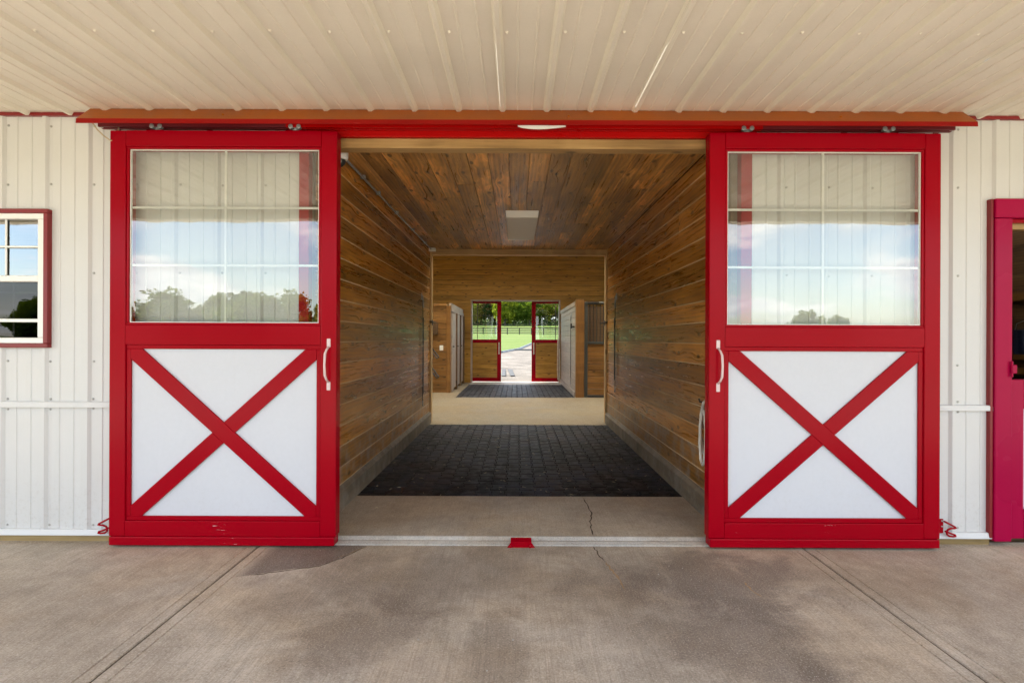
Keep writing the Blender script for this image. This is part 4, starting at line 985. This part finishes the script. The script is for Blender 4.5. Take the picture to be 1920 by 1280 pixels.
for a, b in ((hx0 + .06, -1.60), (1.70, hx1 - .06)):
    MB().extrude([(a, y, z) for y, z in rail], (b - a, 0, 0)).build('rail', 'red_rail', tr)
MB().extrude([(-1.5995, y, z) for y, z in rail], (3.299, 0, 0)).build('rail', 'header_red', tr)
for x in (-2.85, -2.2, -1.2, 0, 1.2, 2.3, 2.95): bx('rail_bracket', 'red_rail', tr, x, x + .04, 3.7785, YW + .0, Z(1.47), Z(1.49), 0.002)
cbp = [(-2.87, 3.64, Z(1.45)), (-2.855, 3.66, Z(1.415)), (-2.82, 3.68, Z(1.375)), (-2.79, 3.70, Z(1.352)), (-2.768, 3.71, Z(1.358)), (-2.760, 3.72, Z(1.385)), (-2.762, 3.735, Z(1.46))]
tag(MB().tube(cbp, 0.0045, 8).build('cable', 'cable', smooth=True), 'thin beige cable looping down below the left end of the hood', 'cable')
sp = MB(); top = []; bot = []
for i in range(17):
    f = i / 16; x = .005 + .325 * f; sag = .016 * math.sin(math.pi * f ** .8)
    top.append((x, 3.645, Z(1.447))); bot.append((x, 3.642, Z(1.436) - sag))
n = 17
sp.add(top + bot + [(x, y + .004, z) for x, y, z in top] + [(x, y + .004, z) for x, y, z in bot],
       [(i, i + 1, n + i + 1, n + i) for i in range(n - 1)] + [(2 * n + i, 3 * n + i, 3 * n + i + 1, 2 * n + i + 1) for i in range(n - 1)] + [(n + i, n + i + 1, 3 * n + i + 1, 3 * n + i) for i in range(n - 1)])
tag(sp.build('plastic_strip', 'white_plastic'), 'white plastic strip sagging under the middle of the hood', 'strip')
# stay hooks at the foot of each door
def stay_hook(x, dd, label):
    o = thing('door_hook', label, 'hook', (x, YW, .06), 'red door stay hooks')
    y0 = YW - .040
    a, b = sorted((x, x + dd * .050))
    pl = bx('hook_plate', 'red', o, a, b, y0 - .004, y0 + .006, Z(-1.348), Z(-1.248), 0.002)
    for (u_, zz) in ((.012, -1.262), (.038, -1.262), (.012, -1.335), (.038, -1.30)): MB().lathe((x + dd * u_, y0 - .004, Z(zz)), [(0.006, 0), (0.006, -.003), (0.003, -.005)], 8, 'Y').build('rivet', 'screw', o)
    pts = [(.048, -1.262), (.085, -1.281), (.125, -1.302), (.130, -1.308), (.120, -1.311), (.095, -1.312), (.075, -1.320), (.064, -1.336), (.068, -1.354), (.085, -1.366), (.110, -1.369), (.130, -1.366), (.126, -1.358), (.085, -1.344), (.055, -1.330)]
    MB().tube([(x + dd * u_, y0 - .012, Z(zz)) for u_, zz in pts], 0.0065, 8).build('hook_rod', 'red', o, smooth=True)
stay_hook(-2.795, -1, 'bent red iron hook low on the wall, left of the left door')
stay_hook(2.955, 1, 'bent red iron hook low on the wall, between the right door and the stable door')

# ------------------------------------------------------------------ stable door at the right edge (lower leaf) and the dark stall behind it
sd = thing('stable_door', 'sky-tinted red lower stable door with white crossed panel at the right edge', 'door', (4.07, YW, 0))
ax, bx_ = DX0 + .124, DX1 - .124; ty = YW - .030
z0, z1 = .045, Z(-.27)
bx('stile', 'sky_tinted_red', sd, ax, ax + .096, ty, ty + .05, z0, z1, 0.004); bx('stile', 'sky_tinted_red', sd, bx_ - .096, bx_, ty, ty + .05, z0, z1, 0.004)
bx('rail', 'sky_tinted_red', sd, ax + .0965, bx_ - .0965, ty + .001, ty + .05, z1 - .13, z1, 0.004); bx('rail', 'sky_tinted_red', sd, ax + .0965, bx_ - .0965, ty + .001, ty + .05, z0, z0 + .13, 0.004)
bx('white_panel', 'white_panel', sd, ax + .0965, bx_ - .0965, ty + .02, ty + .04, z0 + .1305, z1 - .1305, 0)
pa, pb, pc, pd = ax + .098, bx_ - .098, z0 + .132, z1 - .132
for fl in (0, 1):
    W_, H_ = pb - pa, pd - pc; q = .07; e = q * H_ / W_
    P = [(0, 0), (q, 0), (W_, H_ - e), (W_, H_), (W_ - q, H_), (0, e)]
    MB().extrude([((pb - x if fl else pa + x), ty + .004 + .001 * fl, pc + z) for x, z in P], (0, .0155, 0)).build('brace', 'sky_tinted_red', sd, 0.002)
bx('latch', 'sky_tinted_red', sd, DX0 + .100, DX0 + .135, sy - .022, sy - .001, Z(-.225), Z(-.165), 0.004)
MB().tube([(DX0 + .105, sy - .012, Z(-.25)), (DX0 + .105, sy - .012, Z(-.14))], 0.007, 8).build('latch_pin', 'sky_tinted_red', sd)
kind(bx('stall_floor', 'dark_wood', None, 1.72, 9.1, YW + .10, 8.9, -.10, 0.01, 0), 'structure')
stw = thing('stall_wall', 'dark board wall with rails seen through the stable doorway', 'wall', (6.5, 6.5, 0))
bx('backing', 'backing', stw, 6.52, 6.6, YW + .10, 8.8, 0, ZA + .05, 0)
planks(stw, (6.5, YW + .10, 0.011), (0, 1, 0), (0, 0, 1), (-1, 0, 0), 4.8, ZA + .04, .19, 'dark_wood', 77, (0.4,), T=.019)
for a, b in ((.52, .62), (-.24, -.14), (-.42, -.34)): bx('stall_rail', 'tan_wood', stw, 6.43, 6.4805, YW + .15, 8.75, Z(a), Z(b), 0.004)
kind(bx('inner_wall', 'dark_wood', None, 1.72, 6.62, 8.8, 8.88, 0, ZA + .05, 0), 'structure')
bk = thing('feed_bucket', 'blue bucket hanging in the dark stall behind the stable door', 'bucket', (6.28, 6.66, Z(-.14)))
MB().lathe((6.28, 6.66, Z(-.16)), [(0.10, 0), (0.13, .28), (0.14, .28), (0.14, .30), (0.125, .30), (0.095, .01)], 20).build('bucket_body', 'blue', bk)
MB().tube([(6.28, 6.53, Z(.12)), (6.28, 6.56, Z(.22)), (6.30, 6.66, Z(.26)), (6.28, 6.76, Z(.22)), (6.28, 6.79, Z(.12))], 0.005, 6).build('bucket_handle', 'galv', bk)

# ------------------------------------------------------------------ paddock fences beyond the far doorway
def fence(y, x0, x1, step, hgt, rails, post_w, rail_h, label, name='paddock_fence'):
    f = thing(name, label, 'fence', (0, y, h_ground(y)))
    pm = None; x = x0; rg = random.Random(int(y)); px = []
    while x <= x1:
        zb = h_ground(y) - .2 + (0.25 * math.sin(x * 0.05 + y * 0.02))
        m_ = MB().box(x - post_w / 2, x + post_w / 2, y - post_w / 2, y + post_w / 2, zb, zb + .2 + hgt)
        m_.build('post', 'fence', f); px.append((x, zb + .2)); x += step
    for (xa, za), (xb_, zb_) in zip(px, px[1:]):
        for r_ in rails:
            MB().extrude([(xa, y - post_w / 2 - .03, za + r_ * hgt), (xb_, y - post_w / 2 - .03, zb_ + r_ * hgt), (xb_, y - post_w / 2 - .03, zb_ + r_ * hgt + rail_h), (xa, y - post_w / 2 - .03, za + r_ * hgt + rail_h)], (0, .026, 0)).build('rail', 'fence', f)
fence(108, -26, 26, 2.42, 1.32, (.14, .42, .70, .93), .18, .15, 'dark board fence crossing the lawn, nearer of the two')
fence(240, -40, 40, 2.9, 1.35, (.45, .92), .14, .10, 'thin dark fence at the foot of the trees, farther of the two')

# ------------------------------------------------------------------ trees
def tree_proto(name, seed, hgt, rad, leafmat_, n_clump, per, leaf, low=0.16):
    rg = random.Random(seed)
    tk = MB(); th = hgt * .62
    tk.tube([(0, 0, -.5), (0.1, 0, hgt * .15), (-.1, .1, hgt * .4), (.05, 0, th)], [hgt * .024, hgt * .018, hgt * .013, hgt * .005], 8)
    cl = []
    for k in range(n_clump):
        u_ = rg.uniform(-1, 1); a = rg.uniform(0, 2 * math.pi); q = math.sqrt(1 - u_ * u_); rr = rg.uniform(.55, 1.0)
        zc_ = hgt * (low + (1 - low) * (0.5 + .46 * u_ * rr)); wd = rad * (1.0 if u_ < .2 else 1.0 - .25 * u_)
        cl.append(Vector((math.cos(a) * q * rr * wd, math.sin(a) * q * rr * wd, zc_)))
    for c_ in cl[::max(1, n_clump // 9)]:
        b0 = Vector((0, 0, max(hgt * .15, c_.z * .6))); tk.tube([b0, b0.lerp(c_, .55) + Vector((0, 0, .2)), c_], [hgt * .009, hgt * .006, hgt * .002], 6)
    lf = MB()
    for c_ in cl:
        s_ = rg.uniform(.14, .30) * rad
        for _ in range(per):
            v = Vector((rg.gauss(0, 1), rg.gauss(0, 1), rg.gauss(0, .75))); v = v.normalized() * rg.uniform(.3, 1) ** .5 * s_ * 1.25
            p_ = c_ + v; l = leaf * rg.uniform(.6, 1.3)
            a = Vector((rg.uniform(-1, 1), rg.uniform(-1, 1), rg.uniform(-.6, .6))).normalized(); b = a.cross(Vector((rg.uniform(-1, 1), rg.uniform(-1, 1), rg.uniform(-1, 1)))).normalized()
            lf.add([p_ - a * l, p_ + b * l * .6, p_ + a * l, p_ - b * l * .6], [(0, 1, 2, 3)])
    def mesh(mb, mat):
        me = bpy.data.meshes.new(name); me.from_pydata(mb.v, [], mb.f); me.materials.append(M[mat]); return me
    return mesh(tk, 'bark'), mesh(lf, leafmat_)
PROTO = {'a': tree_proto('yellow_tree', 1, 15, 5.2, 'leaf_a', 80, 85, .42, .03), 'b': tree_proto('mid_tree', 2, 15, 5.6, 'leaf_b', 84, 85, .42, .03),
         'c': tree_proto('dark_tree', 3, 15, 4.8, 'leaf_c', 80, 85, .40, .03), 'd': tree_proto('round_tree', 4, 11, 5.0, 'leaf_b', 60, 80, .36, .10)}
def tree(k, x, y, s, rz, label, group, name='tree'):
    o = thing(name, label, 'tree', (x, y, h_ground(y)), group); o.scale = (s, s, s); o.rotation_euler = (0, 0, rz)
    for nm, me in zip(('trunk', 'crown'), PROTO[k]):
        c_ = bpy.data.objects.new(nm, me); COL.objects.link(c_); c_.parent = o
    return o
LB = {'a': 'yellow green leafy tree in the row behind the far fence', 'b': 'mid green leafy tree in the row behind the far fence', 'c': 'dark green leafy tree in the row behind the far fence'}
rg = random.Random(42)
row = 'cacbbacabcabbcabacbacba'
for i, k in enumerate(row):
    x = -66 + i * 6.0 + rg.uniform(-1.4, 1.4)
    tree(k, x, 268 + rg.uniform(-8, 10), rg.uniform(1.1, 1.4), rg.uniform(0, 6.3), LB[k], 'trees behind the far fence')
for i in range(18):
    k = rg.choice('bcbca'); x = -95 + i * 11 + rg.uniform(-3, 3)
    tree(k, x, 315 + rg.uniform(-10, 20), rg.uniform(1.5, 1.9), rg.uniform(0, 6.3), LB[k], 'trees behind the far fence')
# shrubs under the row as one mass
ub = MB(); rg = random.Random(5)
for _ in range(6500):
    x = rg.uniform(-75, 75); y = rg.uniform(262, 276); zz = h_ground(y) + abs(rg.gauss(0, 1.7)); l = rg.uniform(.25, .6)
    a = Vector((rg.uniform(-1, 1), rg.uniform(-1, 1), rg.uniform(-1, 1))).normalized(); b = a.cross(Vector((rg.uniform(-1, 1), rg.uniform(-1, 1), rg.uniform(-1, 1)))).normalized(); p_ = Vector((x, y, zz))
    ub.add([p_ - a * l, p_ + b * l * .6, p_ + a * l, p_ - b * l * .6], [(0, 1, 2, 3)])
me = bpy.data.meshes.new('undergrowth'); me.from_pydata(ub.v, [], ub.f); me.materials.append(M['leaf_c'])
kind(link(bpy.data.objects.new('undergrowth', me)), 'stuff')
# trees across the drive behind the viewer, mirrored in the left door's glass
rg = random.Random(9)
for i in range(28):
    x = -80 + i * 2.35 + rg.uniform(-1.2, 1.2)
    tree('bdcbdbcdbb'[i % 10], x, -78 + rg.uniform(-8, 5), rg.uniform(.46, .62), rg.uniform(0, 6.3), 'green tree across the drive, mirrored in the left door glass', 'trees mirrored in the door glass')
for (x, y, s_) in ((38, -96, .52), (58, -100, .62), (66, -104, .5)):
    tree('d', x, y, s_, x, 'lone round tree across the drive, mirrored in the right door glass', 'lone trees mirrored in the right door glass')
